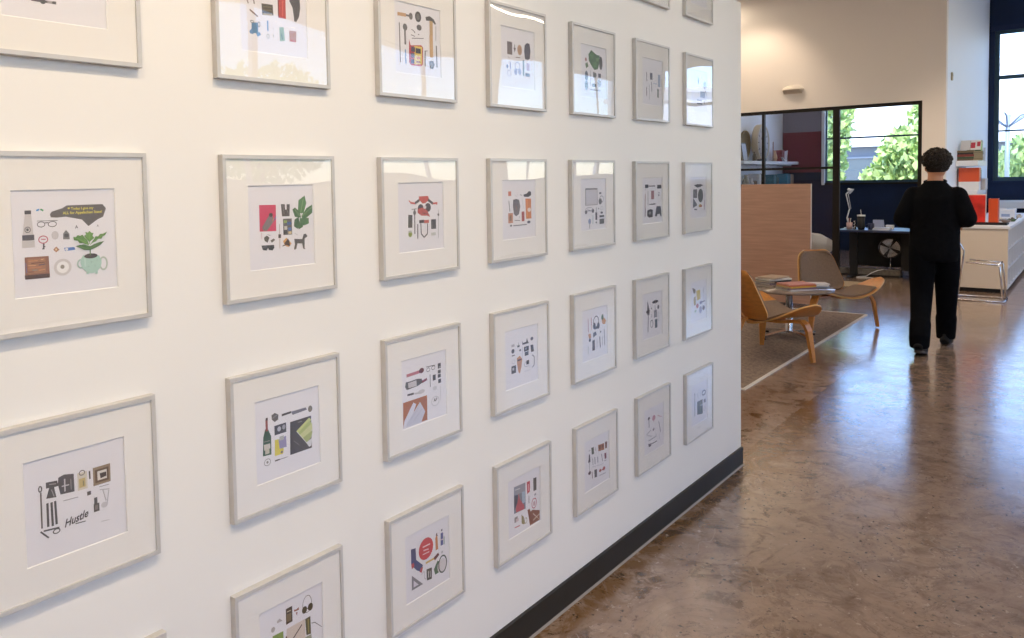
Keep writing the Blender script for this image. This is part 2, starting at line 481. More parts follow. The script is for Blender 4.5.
ART[(1, 0)]='''l 8a827e 903,-1489,939,-1579,34
l 8a827e 1087,-1460,1109,-1567,38
l 6a5048 973,-1711,1192,-1838,38
p 4a4438 1311,-1521,1637,-1507,1650,-1750,1322,-1783
l a08c50 1334,-1759,1615,-1740,39
l 7a7250 1362,-1588,1607,-1572,17
l 7a7250 1359,-1663,1605,-1642,17
r b83830 1909,-1543,113,237
r 6a2a28 1802,-1553,17,209
l d85a4a 1937,-1324,1922,-1722,35
p 4c4a4a 2135,-1337,2231,-1477,2266,-1695,2271,-1794,2335,-1808,2428,-1672,2470,-1464,2458,-1230,2181,-1263
p 4878a0 1014,-2001,1200,-1975,1191,-2212,1005,-2246
p 5a88b8 941,-2201,1022,-2127,1057,-2261,965,-2251
p 5a88b8 1124,-2220,1232,-2185,1270,-2244,1174,-2303
o 6a6a68 1028,-1975,53,35,17
o 6a6a68 1222,-2015,38,64,17
l 6890c0 1472,-1895,1471,-2132,43
o 7a8a80 1472,-2253,41,57,13
l 4a6a50 1631,-2046,1643,-2077,13
l 4a6a50 1625,-2200,1637,-2242,18
p 86a890 1813,-2000,1940,-1983,1971,-2299,1815,-2329
l 4a6a50 1864,-2147,1901,-2275,35
p b07850 2109,-2039,2327,-2033,2311,-2292,2114,-2293
l c04838 2124,-2270,2303,-2275,31'''
ART[(1, 1)]='''p d03858 1013,-1153,1499,-1164,1489,-1783,1010,-1768
p 77706e 1080,-1671,1308,-1387,1400,-1418,1430,-1545,1210,-1770,1106,-1747
e 2e2a2c 1344,-1395,57,47
l d07840 1387,-1543,1454,-1468,24
l 3050a0 1430,-1535,1485,-1446,24
p 4a4442 1651,-1155,1768,-1159,1776,-1287,1820,-1289,1825,-1161,1922,-1165,1903,-1448,1675,-1444
l 77706e 1710,-1181,1737,-1406,17
l 77706e 1829,-1289,1869,-1412,17
r 5a5654 1834,-1700,134,193
r 3c5a90 1883,-1620,66,35
r 8aa850 1770,-1576,48,31
r c8c4b8 1778,-1726,44,43
r 4a6aa8 1896,-1759,49,35
r 282828 1756,-1827,52,48
r d8c090 1901,-1846,49,31
p 4a7a44 2166,-1337,2194,-1076,2389,-969,2437,-1154,2342,-1390,2250,-1400
p 3c6238 1997,-1296,2075,-1247,2219,-1364,2260,-1506,2067,-1473
p 3f6a3c 2270,-1465,2438,-1278,2673,-1198,2680,-1394,2453,-1501,2313,-1555
p 35593a 2051,-1542,2179,-1478,2219,-1638,2146,-1774,2027,-1697
p 466f42 2214,-1515,2498,-1518,2503,-1653,2353,-1698,2219,-1638
p 3c6238 2128,-1633,2332,-1644,2306,-1730,2177,-1783
l a8c890 2251,-1376,2340,-1045,11
l a8c890 2293,-1466,2625,-1249,11
l a8c890 2073,-1299,2225,-1463,10
l cc98a0 1055,-1794,1057,-1945,13
p 4a4438 1121,-1916,1206,-1871,1280,-1926,1221,-2041,1139,-1991
p 5a5448 1307,-1996,1406,-1952,1447,-1989,1347,-2050
l 8a8480 1228,-1849,1311,-1878,14
p 2e3034 1039,-2095,1409,-2105,1415,-2174,1362,-2231,1256,-2213,1229,-2160,1185,-2224,1077,-2199
l 5a6068 1079,-2135,1196,-2137,27
r 2e2a2c 1584,-1909,39,44
l b8a8a0 1590,-1622,1581,-1861,21
l c8b8b0 1586,-1954,1577,-2203,27
p e0a050 1679,-2039,1782,-1960,1940,-2110,1840,-2189,1732,-2146
p 4a3830 1712,-2093,1826,-1980,1868,-2035,1894,-2176,1754,-2124
l 4a3830 1657,-2151,1799,-2117,24
p 4c4842 2025,-2004,2273,-2028,2323,-1908,2392,-1901,2445,-1969,2351,-2015,2343,-2245,2369,-2275,2296,-2262,2269,-2133,2120,-2116,2083,-2242,2037,-2270,2007,-2247,2042,-2134
l 8a8480 2052,-1873,2127,-1913,10'''
ART[(1, 2)]='''p 2a4a32 900,-2025,926,-1583,990,-1404,1076,-1426,1156,-1604,1150,-2044
r 8a3a30 1036,-1322,33,140
r 3c3028 1044,-1175,31,31
p d0c8b8 938,-1762,1121,-1772,1126,-1891,943,-1900
r c8c0a8 1032,-1944,62,58
l 8a8070 941,-1696,1114,-1703,19
p 5a5450 1184,-1118,1283,-1083,1389,-1147,1375,-1263,1275,-1302,1190,-1218
l 8a847e 1205,-1202,1370,-1135,20
l 3a3634 1487,-1187,1779,-1180,52
p 6a6a78 1780,-1168,2237,-1169,2271,-1235,1817,-1258
e 6a655a 2378,-1237,69,80
l 8a8478 2374,-1185,2381,-1285,20
r 3c3c44 1435,-1505,177,114
e b8b8c0 1398,-1495,56,59
e 9898a0 1541,-1483,50,59
p d8c840 1259,-1729,1407,-1740,1521,-2019,1492,-2123,1245,-2110
p 9088b0 1367,-1746,1598,-1710,1608,-1982,1398,-1977
r b0b0a8 1464,-1734,67,49
e 6a6458 1456,-2071,37,30
p 3c3633 1735,-1415,2398,-1413,2401,-2218,1711,-2216
p c4cc78 1915,-1687,2333,-1447,2405,-1514,2075,-1843
p a8b868 1965,-1740,2351,-1522,2433,-1645,2126,-1897
p c8cc88 2014,-1806,2418,-1608,2429,-1760,2175,-1984
p a0ac68 2126,-1897,2438,-1792,2390,-1945,2225,-2067
p d8d8d8 2226,-2046,2410,-1971,2382,-2163,2307,-2175
l e8e8e0 1940,-1706,2318,-2154,12
l 8a847e 1974,-1482,2104,-1482,16
l 8a847e 1830,-1900,2005,-2049,8
l 3a3634 1240,-2228,1388,-2230,32
l 77706e 1388,-2230,1629,-2234,16
o 8a847e 1023,-2197,100,86,16
e 8a847e 1023,-2197,33,31'''
ART[(1, 3)]='''p 3a2c1c 1494,-924,1693,-925,1692,-1308,1493,-1312
p 6a5838 1522,-1073,1660,-1081,1654,-1264,1522,-1259
l c8c0a8 1531,-1008,1646,-1016,21
p 9a5a48 1745,-1043,1811,-1067,1896,-1044,1901,-1111,1810,-1106,1753,-1100
p 8a4a40 1798,-1141,1859,-1146,1829,-1230
o 6a6058 2165,-1078,150,220,16
e 3a3018 2075,-1192,81,91
e 3a3018 2265,-1192,82,97
l 3a3018 2123,-1202,2217,-1188,21
p b0a8a0 1222,-1099,1300,-1068,1381,-1157,1220,-1155
e b0a8a0 1098,-1252,59,64
p 78963a 1080,-1405,1401,-1421,1396,-1810,1066,-1759
p d8c8b8 1499,-1421,2081,-1421,2081,-2078,1479,-1955
l 3a2820 1703,-1735,1981,-1518,32
p 4a4420 2087,-1430,2254,-1422,2262,-1876,2113,-1854
l 8a8040 2182,-1472,2184,-1826,37
l 4a4440 2288,-1623,2393,-1647,19
l 4a4440 2393,-1647,2642,-1864,19
r 9aa088 2171,-1977,102,87
e 5a3028 1483,-1626,24,39'''
ART[(2, 0)]='''l c89868 836,-1049,1188,-1040,97
l 5a5452 1188,-1040,1335,-1041,52
e 6a6664 1389,-1043,79,98
o 4a4644 1399,-1042,50,65,13
e 3c3a3a 1700,-1015,132,149
e 6a6664 1700,-1015,71,89
l 5a5654 905,-1279,918,-2369,39
e 5a5654 1138,-1376,93,97
l 4a4644 1131,-1458,1137,-1855,71
l 8a8684 1139,-1489,1139,-1796,19
l 7090c0 1133,-1991,1145,-2379,52
l 4a4644 1397,-1407,1496,-1427,20
l 4a4644 1496,-1433,1554,-1485,26
l 4a4644 1383,-1555,1541,-1585,20
e 5a5654 1733,-1313,109,83
l 5a5654 1674,-1509,1735,-1514,26
l 5a5654 1414,-1649,1921,-1597,20
p b83838 1290,-1681,1359,-1852,1812,-1799,1887,-1857,1862,-2341,1778,-2399,1366,-2406,1279,-2333
p e0c048 1508,-1851,1847,-1845,1821,-2339,1491,-2371
r 3c3450 1455,-1955,85,66
r 5a4a58 1439,-2121,75,66
r 3c3450 1429,-2294,70,58
r 2a2838 1675,-1975,107,71
e d07838 1681,-2172,84,38
r 9a5828 1665,-2286,86,25
l 7a7674 1978,-1930,1964,-2381,47
l 7a7674 1946,-1960,2081,-1925,20
p 4a4846 2017,-976,2201,-927,2382,-992,2485,-1112,2431,-1136,2286,-1055,2040,-1073
r c09a68 2261,-1260,71,202
r c89e6a 2253,-1781,74,320
l 6a6664 2472,-1181,2459,-1605,17
l 4a4846 2477,-1739,2490,-2364,48
l 8a8684 2476,-1773,2483,-2246,14
p 6a6664 2146,-2213,2320,-2188,2385,-2290,2312,-2432,2155,-2413
e 8a8684 2253,-2311,58,59'''
ART[(2, 1)]='''p c04840 1585,-1103,1995,-1098,2050,-1211,1867,-1300,1746,-1311,1606,-1197
l c04840 1160,-1208,1273,-1286,37
l c04840 1227,-1272,1423,-1297,56
l 3c3438 1423,-1291,1615,-1204,75
l 3c3438 1991,-1209,2209,-1327,76
l c04840 2209,-1327,2409,-1311,51
l c04840 2382,-1365,2324,-1299,32
e 3c3438 1662,-1466,136,141
e 3c3438 1979,-1430,132,127
p b84840 1526,-1460,1742,-1421,1933,-1508,2074,-1705,1928,-1666,1687,-1655,1523,-1569
e d8cfd0 1839,-1416,73,47
l 3c3438 1737,-1579,1979,-1621,16
p 4a4846 1124,-1608,1296,-1616,1284,-1978,1103,-1968
l 3c3a3a 1399,-1446,1386,-2156,37
l 8a8684 1268,-1459,1479,-1449,25
e 5a5654 1393,-1556,59,70
l 3c3a3a 1518,-1888,1505,-2304,38
r 3c3034 1691,-1822,105,44
r c05040 1904,-1833,107,44
l 4a4448 1651,-1873,1661,-2173,38
l 4a4448 1951,-1889,1932,-2190,38
l 4a4448 1661,-2173,1783,-2282,38
l 4a4448 1932,-2190,1783,-2282,38
r 3c3c3c 2216,-1924,109,139
l 6a6a6a 2145,-1804,2163,-2038,26
r c8c8c0 2202,-2212,104,43
e 8a9838 1188,-2151,81,85
r b8bcb0 1178,-2084,69,28
l 9a9694 2443,-1512,2418,-2350,19
r 4a4846 2439,-1657,35,32'''
ART[(2, 2)]='''l b86870 926,-1164,1563,-1148,89
e 5a2c34 1569,-1133,111,77
p 4a4848 857,-1471,891,-1337,1039,-1348,1372,-1335,1556,-1364,1633,-1479,1396,-1544,925,-1566
p c8c0c0 979,-1376,1341,-1370,1348,-1534,998,-1525
l 7a3440 1584,-1469,1804,-1423,74
e c8c4c4 1544,-1740,154,61
l 4a4848 944,-1715,1220,-1727,56
l b8b8b8 1238,-1735,1513,-1766,49
p a85c28 755,-1898,1789,-1897,1786,-2631,743,-2629
p dcdce4 797,-2421,1188,-1980,1307,-2048,987,-2630,744,-2617
p c8c8d4 883,-2523,1474,-2020,1694,-2351,1517,-2631,880,-2623
l a8a8b4 1064,-2446,1440,-2127,12
l a8a8b4 1183,-2516,1560,-2237,12
o 4a4848 1862,-1166,82,62,16
o 4a4848 2092,-1152,83,62,17
l 4a4848 1783,-1072,2177,-1089,21
l 6a6868 1940,-1318,1941,-1693,29
r 3c3a3c 2125,-1447,67,83
r 3c3a3c 2367,-1144,68,77
r 4a484a 2362,-1316,68,52
r 3c3a3c 2358,-1441,68,52
r 3c3a3c 2370,-1598,65,59
e a8a4a0 2389,-1184,32,21
o b8b8b8 2155,-2153,183,146,21
t 3a3a3c 2159,-2120,167 AP
e d0d0d0 2144,-1765,96,62
l b0b0b0 2391,-1754,2405,-2180,13'''
ART[(2, 3)]='''p 38406e 957,-1145,1159,-1177,1174,-1529,1464,-1793,1380,-1970,1177,-1834,956,-1596
p b84048 956,-1574,1070,-1576,1092,-1701,977,-1725
p b84048 1303,-1940,1371,-1844,1462,-1845,1405,-1998
e c83a40 1612,-1361,323,319
l f0c8c8 1467,-1270,1796,-1282,39
l f0c8c8 1496,-1377,1726,-1410,35
l f0c8c8 1460,-1486,1756,-1501,30
p c87840 2034,-1213,2127,-1068,2159,-1571,2043,-1581
p 4a3830 2057,-1132,2106,-1061,2151,-1175
l 48508a 2344,-1146,2333,-1523,116
l d8c8d0 2255,-1338,2421,-1362,31
e 3a3a4a 2339,-1066,34,33
l 3c6848 2443,-1294,2436,-1539,36
l d0a850 1582,-1786,1996,-1786,57
p 5a2828 1950,-1751,2156,-1682,2201,-1766,1994,-1865
p 3c3c38 1609,-1982,1855,-2012,1844,-2349,1619,-2316
l c8c8c0 1693,-2059,1700,-2260,35
l c8c8c0 1772,-2081,1780,-2270,22
p 3c6048 1939,-2111,2115,-1912,2317,-2035,2255,-2280,2001,-2292
e d8d4d4 2314,-2135,205,211
o 3c4844 2350,-2097,206,272,45
l b85050 2235,-2025,2189,-2187,13
e b8b8b8 2337,-1732,44,40
p 77757a 965,-1909,1447,-2347,951,-2348
p d8d4dc 1042,-2083,1253,-2286,1035,-2283
l 9a9698 1345,-2052,1510,-1987,13
l 9a9698 1510,-1987,1518,-2165,13
l 4a484a 1517,-2187,1555,-2246,17'''
ART[(3, 0)]='''r 6a5c5c 1214,-1378,144,207
l 5a4c4c 1506,-1232,1489,-1482,35
p 5a4c4c 1431,-1343,1576,-1341,1500,-1466
e c09878 1793,-1379,140,172
e b08868 1793,-1382,87,125
p 4c4a54 2100,-1178,2247,-1095,2394,-1114,2443,-1347,2398,-1606,2261,-1659,2099,-1637,2062,-1389
l 7a6a60 2211,-1477,2276,-1479,15
l 6a5c4c 1543,-1645,1822,-1628,24
l 6a5c5c 1130,-1666,1180,-1704,23
l 5a6ab0 1228,-1829,1248,-2059,41
e 4a5a8a 1056,-1983,51,65
o 7a80a8 1648,-1919,150,132,24
e 8a90b8 1544,-2119,92,103
e 8a90b8 1775,-2098,87,103
o 7a80a8 1154,-2198,115,102,17
r 5a6a6a 2003,-1951,46,260
r b8a0b8 2282,-1892,93,124
r 4a4c60 2248,-2163,136,55'''
ART[(3, 1)]='''r d07050 1149,-1150,84,75
l b0acac 1436,-1184,1576,-1268,13
l b0acac 1580,-1123,1634,-1238,13
l 8a8688 1751,-1192,1866,-1228,26
p 3c3c44 1954,-1197,2161,-1170,2281,-1090,2419,-1110,2428,-1226,2247,-1287,1982,-1270
l 3c3c3c 1093,-1382,1140,-1735,29
p 6a6468 1346,-1358,1517,-1331,1689,-1369,1758,-1582,1677,-1838,1503,-1911,1374,-1825,1324,-1566
l b87858 1511,-1573,1566,-1688,19
r c08060 1179,-1955,134,165
r 7a5a40 1179,-1952,56,88
p cf7840 2068,-1338,2413,-1348,2421,-2020,2098,-2021
p e08a50 2114,-1381,2215,-1375,2230,-1961,2141,-1974
e ecdcd0 2296,-1722,107,71
r a84038 1913,-1930,82,163
l 702828 1910,-1816,1922,-2029,26
l b0acac 1863,-1341,1943,-1654,16
l 3c3a3c 1414,-2042,1729,-2058,19
l 5a5858 1692,-1920,1720,-1976,19
e 3c3c50 2256,-2137,101,49
r 5a5a60 1195,-2204,56,29
l 6a6668 1325,-2215,2135,-2213,32'''
ART[(3, 2)]='''r b0acb4 1179,-1234,89,42
e 3c3c44 1175,-1421,89,76
l 5a5a60 1099,-1569,1278,-1567,34
o a0a0a8 1192,-1778,98,72,14
r 3c3c44 1206,-2042,137,128
r b8b8c0 1183,-2021,53,43
r 3c3c44 1502,-1308,66,34
l 3c3c44 1511,-1179,1527,-1291,24
e 4a4a54 1596,-1457,55,40
l 9090a0 1739,-1373,1716,-1803,14
p c88c60 1396,-1692,1579,-1639,1716,-1785,1661,-2035,1564,-2242,1486,-2192,1408,-1918
p 4a3c3c 1412,-1753,1680,-1754,1667,-1800,1435,-1813
p 3c3c44 1713,-1161,1773,-1240,1959,-1236,2024,-1108,2083,-1257,2145,-1303,1741,-1304
e 4a4a54 2319,-1182,89,61
r 28282e 1975,-1471,146,82
r 3c3c44 1986,-1639,118,66
r 8a8a94 1944,-1461,53,35
p 3c3c44 2225,-1386,2396,-1398,2435,-1635,2263,-1639
r 28282e 2044,-1951,84,70
o 6a6a74 1984,-2001,149,96,14
l 3c3c44 2324,-1739,2450,-1832,28
l 3c3c44 2450,-1832,2443,-2114,35
l 3c3c44 2443,-2114,2314,-2178,28
l 9090a0 1841,-2227,2166,-2238,10
l 9090a0 2171,-2063,2154,-2236,11'''
ART[(3, 3)]='''p 6a7080 1067,-991,1760,-1032,1753,-1937,1059,-1899
p 8a8c98 1067,-991,1760,-1032,1753,-1348,1075,-1275
p b03848 1343,-1283,1428,-1526,1672,-1801,1669,-1931,1178,-1884,1167,-1742,1276,-1563
p 3c3c4c 1074,-1284,1305,-1323,1260,-1601,1076,-1798
p 9ab0c8 1532,-1300,1738,-1321,1728,-1710,1560,-1699
l d8d8e0 1138,-1111,1422,-1136,26
p c03840 1845,-1049,2039,-1056,2030,-1435,1858,-1468
l f0c0c0 1943,-1145,1953,-1389,30
p 3c3834 2244,-1039,2450,-1056,2439,-1506,2249,-1491
l 6a5050 1964,-1559,1958,-1829,35
e 9a9aa0 2356,-1640,63,44
o b85068 2282,-1924,162,187,35
e c8a0a8 2286,-1936,71,88
p 7a3c28 1859,-2038,1977,-2011,2052,-2146,2170,-2120,2687,-2283,2701,-2723,2000,-2671,1930,-2303
l e0c8b0 2206,-2264,2622,-2651,31
l e0c8b0 2627,-2406,2200,-2506,31
p 8a7a48 1490,-2066,1625,-2177,1695,-2441,1603,-2444,1498,-2373
o 9a8a58 1747,-2355,88,104,26
r 8a8080 1165,-2124,96,90
r d0b8b8 1238,-2165,82,53
l c04050 1076,-2377,1391,-2401,34'''
ART[(4, 0)]='''p 4a6a44 1298,-1037,1517,-855,1696,-923,1951,-1002,2174,-996,2131,-1305,2015,-1531,1757,-1591,1577,-1484,1329,-1279
p 5c8450 1369,-1065,1587,-935,1730,-1097,1509,-1226
p 5c8450 1653,-1317,1910,-1256,1943,-1466,1686,-1491
p 6a9058 1876,-1117,2135,-1090,2058,-1241,1910,-1238
e 4a4440 2255,-1284,124,261
p 55754c 1042,-1413,1221,-1343,1289,-1494,1109,-1581
e b07068 1095,-1251,71,70
e 4c505c 1132,-1859,121,193
e 4c505c 1125,-2218,121,184
l 9a9a9a 1430,-1621,1433,-2220,28
r 5a5a5a 1698,-1773,55,107
e 6a6a6a 1808,-1773,92,98
r 3c3c44 2149,-1769,101,79
r 3c3c44 1717,-2168,154,59
e a0a0a8 2117,-2068,149,135
l 8a8a90 1416,-2345,2187,-2341,43
l 3c3c3c 1427,-1780,1462,-1830,28'''
ART[(4, 1)]='''r 8a8688 1543,-1397,474,318
r cfcbd0 1554,-1408,428,287
l 4a4848 1095,-1084,2007,-1095,41
o 8a8a94 2337,-1498,172,132,28
e 5a5a5a 2226,-1586,134,118
r 4a4a58 2235,-1268,87,35
e 3c3c44 1115,-1959,86,77
e 3c3c44 1642,-1929,92,78
o 9090a0 1366,-1866,289,78,21
l 6a6a80 1203,-1875,1551,-1934,24
e 8a9ac0 1382,-2324,105,104
l 3c3c44 1380,-2428,1377,-2593,35
l 8ab0b8 1639,-2094,1633,-2424,42
l 6a6a74 1908,-1809,1904,-2001,31
r 3c3c48 1901,-2144,72,143
e 6a6a74 1897,-2389,57,38
r 3c3c44 2335,-2164,183,39
e 4a4a54 2327,-2028,99,44
r 5a5a5a 2332,-2364,183,97
o a8a8b0 2330,-1860,121,71,14
e 3c3c44 2072,-1864,36,25'''
ART[(4, 2)]='''o 3c3840 1791,-1246,223,228,40
e 3c3840 1651,-1398,100,127
e 3c3840 1967,-1428,105,128
l 3c3840 1674,-1512,1935,-1497,66
l b07880 1172,-1055,1183,-1562,50
l a84848 1412,-1036,1420,-1345,43
l d09050 1420,-1345,1446,-1513,36
p d08838 2227,-1246,2434,-1183,2586,-1317,2507,-1443,2315,-1425
e 4a6a48 2301,-1145,95,111
p c88858 1160,-1648,1356,-1644,1396,-1813,1229,-1822
e 3c3848 1289,-1887,83,72
p 4a4a58 1546,-1656,1746,-1622,1841,-1758,1706,-1791,1557,-1840
p 3c3840 1482,-1937,1666,-1931,1681,-2336,1474,-2336
l 77707a 1569,-1988,1578,-2281,18
l 5a5a60 2064,-1867,2109,-2318,66
l 9a9aa0 1852,-1943,1845,-2310,29
l 5a5a60 2291,-1904,2285,-2256,22
l 4a4a54 2426,-1628,2468,-2287,37
e 4a4a54 2143,-1695,60,37
l b8b8b0 1151,-2098,1167,-2409,50'''
ART[(4, 3)]='''l 3c3c44 1050,-1134,1162,-1127,23
p 3c3844 1069,-1271,1145,-1273,1184,-1588,1003,-1581,1051,-1436
l 3c3844 1100,-1602,1129,-2084,23
e 3c2838 1115,-1998,105,70
p 48504a 1262,-1059,1452,-1073,1462,-1343,1295,-1334
l 8a7a78 1589,-1129,1602,-1267,30
p 9a5838 1799,-1090,2271,-1139,2290,-1397,1818,-1345
r 4a2c24 1934,-1213,59,67
r 5a3828 2162,-1236,51,68
p 5a3830 2351,-1110,2520,-1131,2515,-1388,2370,-1388
l 77778a 1353,-1484,1378,-1758,38
l 8a8a98 1521,-1493,1547,-1768,61
l 77778a 1752,-1538,1763,-1773,54
l 4a4a54 2066,-1510,2139,-1822,39
p 6a3848 2287,-1552,2447,-1565,2459,-1796,2315,-1786
l 4a4a54 2282,-1855,2458,-1866,23
l 9a9aa8 1285,-1826,2217,-1941,11
l 6a4848 1297,-2001,1322,-2275,45
p 48484c 1473,-1976,1681,-2007,1691,-2310,1490,-2295
e a04848 1936,-2141,78,67
e a04848 2245,-2144,111,78
l a04848 1975,-2155,2173,-2162,39
l 4a4a54 1854,-2320,2385,-2354,19'''
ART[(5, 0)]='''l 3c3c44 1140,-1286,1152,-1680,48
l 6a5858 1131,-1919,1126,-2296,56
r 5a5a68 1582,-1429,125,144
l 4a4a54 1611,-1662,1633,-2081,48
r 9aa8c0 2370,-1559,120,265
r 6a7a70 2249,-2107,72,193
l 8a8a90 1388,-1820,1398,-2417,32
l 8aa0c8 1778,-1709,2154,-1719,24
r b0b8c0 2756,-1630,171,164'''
ART[(6, 0)]='''p 4a4450 1540,-967,1723,-1107,1686,-1378,1572,-1298
e 5a5458 2429,-1342,196,204
o 5a5458 2715,-1501,270,296,64
r 4a5470 2161,-1802,306,147
r 5a5a5a 2804,-1746,241,91
l 4a4c5c 1451,-2099,2030,-2093,54
l 4a4c5c 1450,-2263,2087,-2256,54
l 5a5458 2324,-2096,2382,-2229,63'''
ART[(5, 1)]='''r 3c3a3c 1159,-1060,160,73
l 5a585a 1320,-1056,2003,-1059,47
r 3c3a3c 2409,-1096,212,81
l 8a6a70 1038,-1160,1050,-1248,23
l 9a7060 1015,-1379,986,-1994,64
l 4a2c34 1006,-1994,982,-2346,65
l 9a989c 1284,-1268,1275,-1887,53
r 9a6a6c 1729,-1441,144,187
o b0b0b0 2375,-1541,169,204,12
e 3c3c44 2370,-1360,63,23
e 5a5a60 2355,-1468,63,41
p 4a484a 1377,-1825,2029,-1809,2007,-1868,1444,-1863
p 3c3a3e 1205,-2091,1510,-2044,1749,-2083,1724,-2395,1369,-2408,1182,-2325
e 8a8a8a 1457,-2212,119,67
p 4a484e 2118,-1941,2540,-1956,2678,-2394,2514,-2401,2444,-2292,2197,-2296,2126,-2399,1952,-2376'''
ART[(6, 1)]='''p 4a4a4e 1182,-1087,1601,-1044,2026,-1044,2328,-1105,2025,-1167,1600,-1209
r 6a6a6c 1337,-1491,242,205
l a8a8ac 1180,-1397,1512,-1636,20
e 5c5c54 2001,-1599,322,333
r 55554e 2005,-1599,257,233
l 9a9a9c 2501,-1360,2498,-1797,27
p 6a6a6c 1095,-1690,1552,-2000,1551,-2066,1050,-2163
e b09048 1955,-2085,193,78
e b05048 2054,-2109,120,42
l 8a6a80 2472,-1830,2451,-2300,67
l 4a4a54 1215,-2235,1550,-2258,53'''
ART[(5, 2)]='''p 4a4a54 1218,-1003,1342,-1243,1440,-1481,1404,-1663,1185,-1613
e 23232a 1262,-1490,177,71
l 55555e 1294,-1610,1259,-2372,67
l 9a9aa4 1208,-2364,1189,-2547,19
e 1c1c22 1996,-1154,314,70
l 3c3c44 1596,-1359,1663,-1455,45
l 5a5a64 1635,-1658,1633,-1809,34
o 55555e 1630,-2072,146,169,38
r 8a8a94 2003,-1682,153,161
l 4a4a54 1960,-1306,2008,-1597,38
e 5a5a64 2300,-1420,97,95
r 4a5a64 2072,-2119,123,190
l 77a0a8 2333,-1642,2328,-2062,19
l 8a8a94 2157,-1617,2198,-1871,23'''
ART[(6, 2)]='''p 6a5a40 953,-983,1160,-1027,1369,-1114,1315,-1294,1106,-1249
p d8b840 1442,-1185,1901,-1155,1951,-1624,1524,-1654
p a89050 1105,-1476,1367,-1426,1416,-1848,1154,-1855
e a84038 1575,-1922,159,115
e 6a6080 2004,-1814,162,78
l 4a3c54 2188,-1802,2495,-1777,59
l 6a6a74 2334,-1121,2333,-1375,42
e 9088a0 1964,-2159,178,175
e 3c3038 2339,-2112,153,121
e 9ab090 1335,-2150,131,62
l c8c0d0 2333,-1417,2331,-1714,51'''
ART[(5, 3)]='''l 6a6a74 1198,-1097,1215,-1541,72
e 4a4a54 1197,-1136,116,64
e c08898 1690,-1224,166,122
l c08898 1689,-1320,1688,-1435,26
l c8a0a8 2063,-1201,2488,-1356,42
l 8a8a9a 2180,-1493,2382,-2021,63
l 3c3c4c 1577,-1762,1732,-1687,73
l 8a8a94 957,-1785,1400,-1692,31
l 8a8a94 991,-1830,1456,-1982,26
l 9a9aa4 1138,-2106,1871,-2100,42
l 9a9aa4 1873,-1917,1931,-2116,31
p 4a4a54 1101,-2251,1334,-2262,1415,-2398,1180,-2397
l 4a4a54 1334,-2314,1988,-2331,42
l 9a9aa8 2296,-1999,2231,-2300,21'''
ART[(6, 3)]='''l 6a6a70 1138,-1089,1130,-2235,69
l 9a9aa0 1471,-1190,1571,-1472,46
l 9a9aa0 1868,-1160,1866,-1422,29
o 4a4a54 2262,-1316,248,146,70
p 3c4028 1424,-1584,2103,-1603,2128,-2329,1434,-2233
l 6a7038 1805,-1699,1831,-2171,58
l d8d8d0 1804,-1844,2101,-1883,35
r 5a5a64 2372,-1740,121,88
o 6a6a74 2355,-2139,136,109,24'''
OFF={(0, 1): (-0.0032, -0.0005), (0, 2): (-0.0037, 0.0038), (0, 3): (0.002, -0.0006), (0, 0): (-0.0044, 0.0042), (1, 0): (-0.0001, 0.0004), (1, 1): (0.0055, -0.001), (1, 2): (0.0057, -0.0016), (1, 3): (-0.0, -0.0017), (2, 0): (0.0035, -0.0023), (2, 1): (0.0019, -0.0013), (2, 2): (0.0002, 0.0011), (2, 3): (-0.0002, -0.0015), (3, 0): (-0.0022, -0.0018), (3, 1): (-0.008, 0.0002), (3, 2): (-0.005, 0.0039), (3, 3): (-0.0006, 0.0026), (4, 0): (0.0013, 0.0004), (4, 1): (-0.0102, -0.0006), (4, 2): (-0.0083, 0.0024), (4, 3): (-0.002, 0.0004), (5, -1): (0.012, 0.0042), (6, -1): (0.012, 0.0048), (5, 0): (0.007, 0.0042), (6, 0): (0.012, 0.0027), (5, 1): (-0.0012, -0.0022), (6, 1): (-0.0018, -0.0034), (5, 2): (-0.0069, 0.0023), (6, 2): (-0.0023, -0.0018), (5, 3): (0.003, -0.0), (6, 3): (0.0061, -0.0023)}
# ------------------------------------------------------------ room shell
YW = 1.4987          # face of the picture wall
XE = 4.358           # end of the picture wall
XB = 12.9            # face of the beige wall with the glazed office front
YG = 1.685           # face of the wing wall between beige wall and outer wall
XO = 18.0            # inner face of the outer (navy) wall
ZC = 5.3             # ceiling
def struct(name, mb, mats, parent=None):
    o = mb.build(name, mats, parent)
    if parent is None: o['kind'] = 'structure'
    return o
struct('floor', MB().box((-6, -6, -.1), (XO, 7, 0)), M_floor)
struct('ceiling', MB().box((-6.2, -6.3, ZC), (XO+.3, 7.2, ZC+.2)), M_ceil)
struct('wall_left', MB().box((-6, YW, 0), (XE, YW+.16, 2.505)), M_wall)
bb = MB()
bb.box((-6, YW-.012, .006), (XE, YW, .1))
struct('baseboard_left', bb, M_base)
struct('trim_1', MB().add([(-6,YW-.012,0),(-6,YW-.018,0),(-6,YW-.012,.007),(XE,YW-.012,0),(XE,YW-.018,0),(XE,YW-.012,.007)],
                [(0,1,2),(5,4,3),(0,3,4,1),(1,4,5,2),(2,5,3,0)]), M_seal)
# beige wall: strip right of the office front and the big area above it
wb = MB(); wb.box((XB, YG, 0), (XB+.14, 1.96, ZC)); wb.box((XB, 1.96, 2.575), (XB+.14, 7, ZC)); wb.box((XB, 5.3, 0), (XB+.14, 7, 2.575))
struct('wall_back', wb, M_beige)
struct('wall_right', MB().box((XB+.14, YG, 0), (XO, YG+.14, ZC)), M_wing)
struct('wall_lounge', MB().box((-6.2, 7, 0), (XB+.14, 7.15, ZC)), M_beige)
struct('wall_rear', MB().box((-6.2, -6.3, 0), (-6, 7.2, ZC)), M_beige)
struct('wall_office', MB().box((XB+.14, 5.3, 0), (XO, 5.45, ZC)), M_wing)

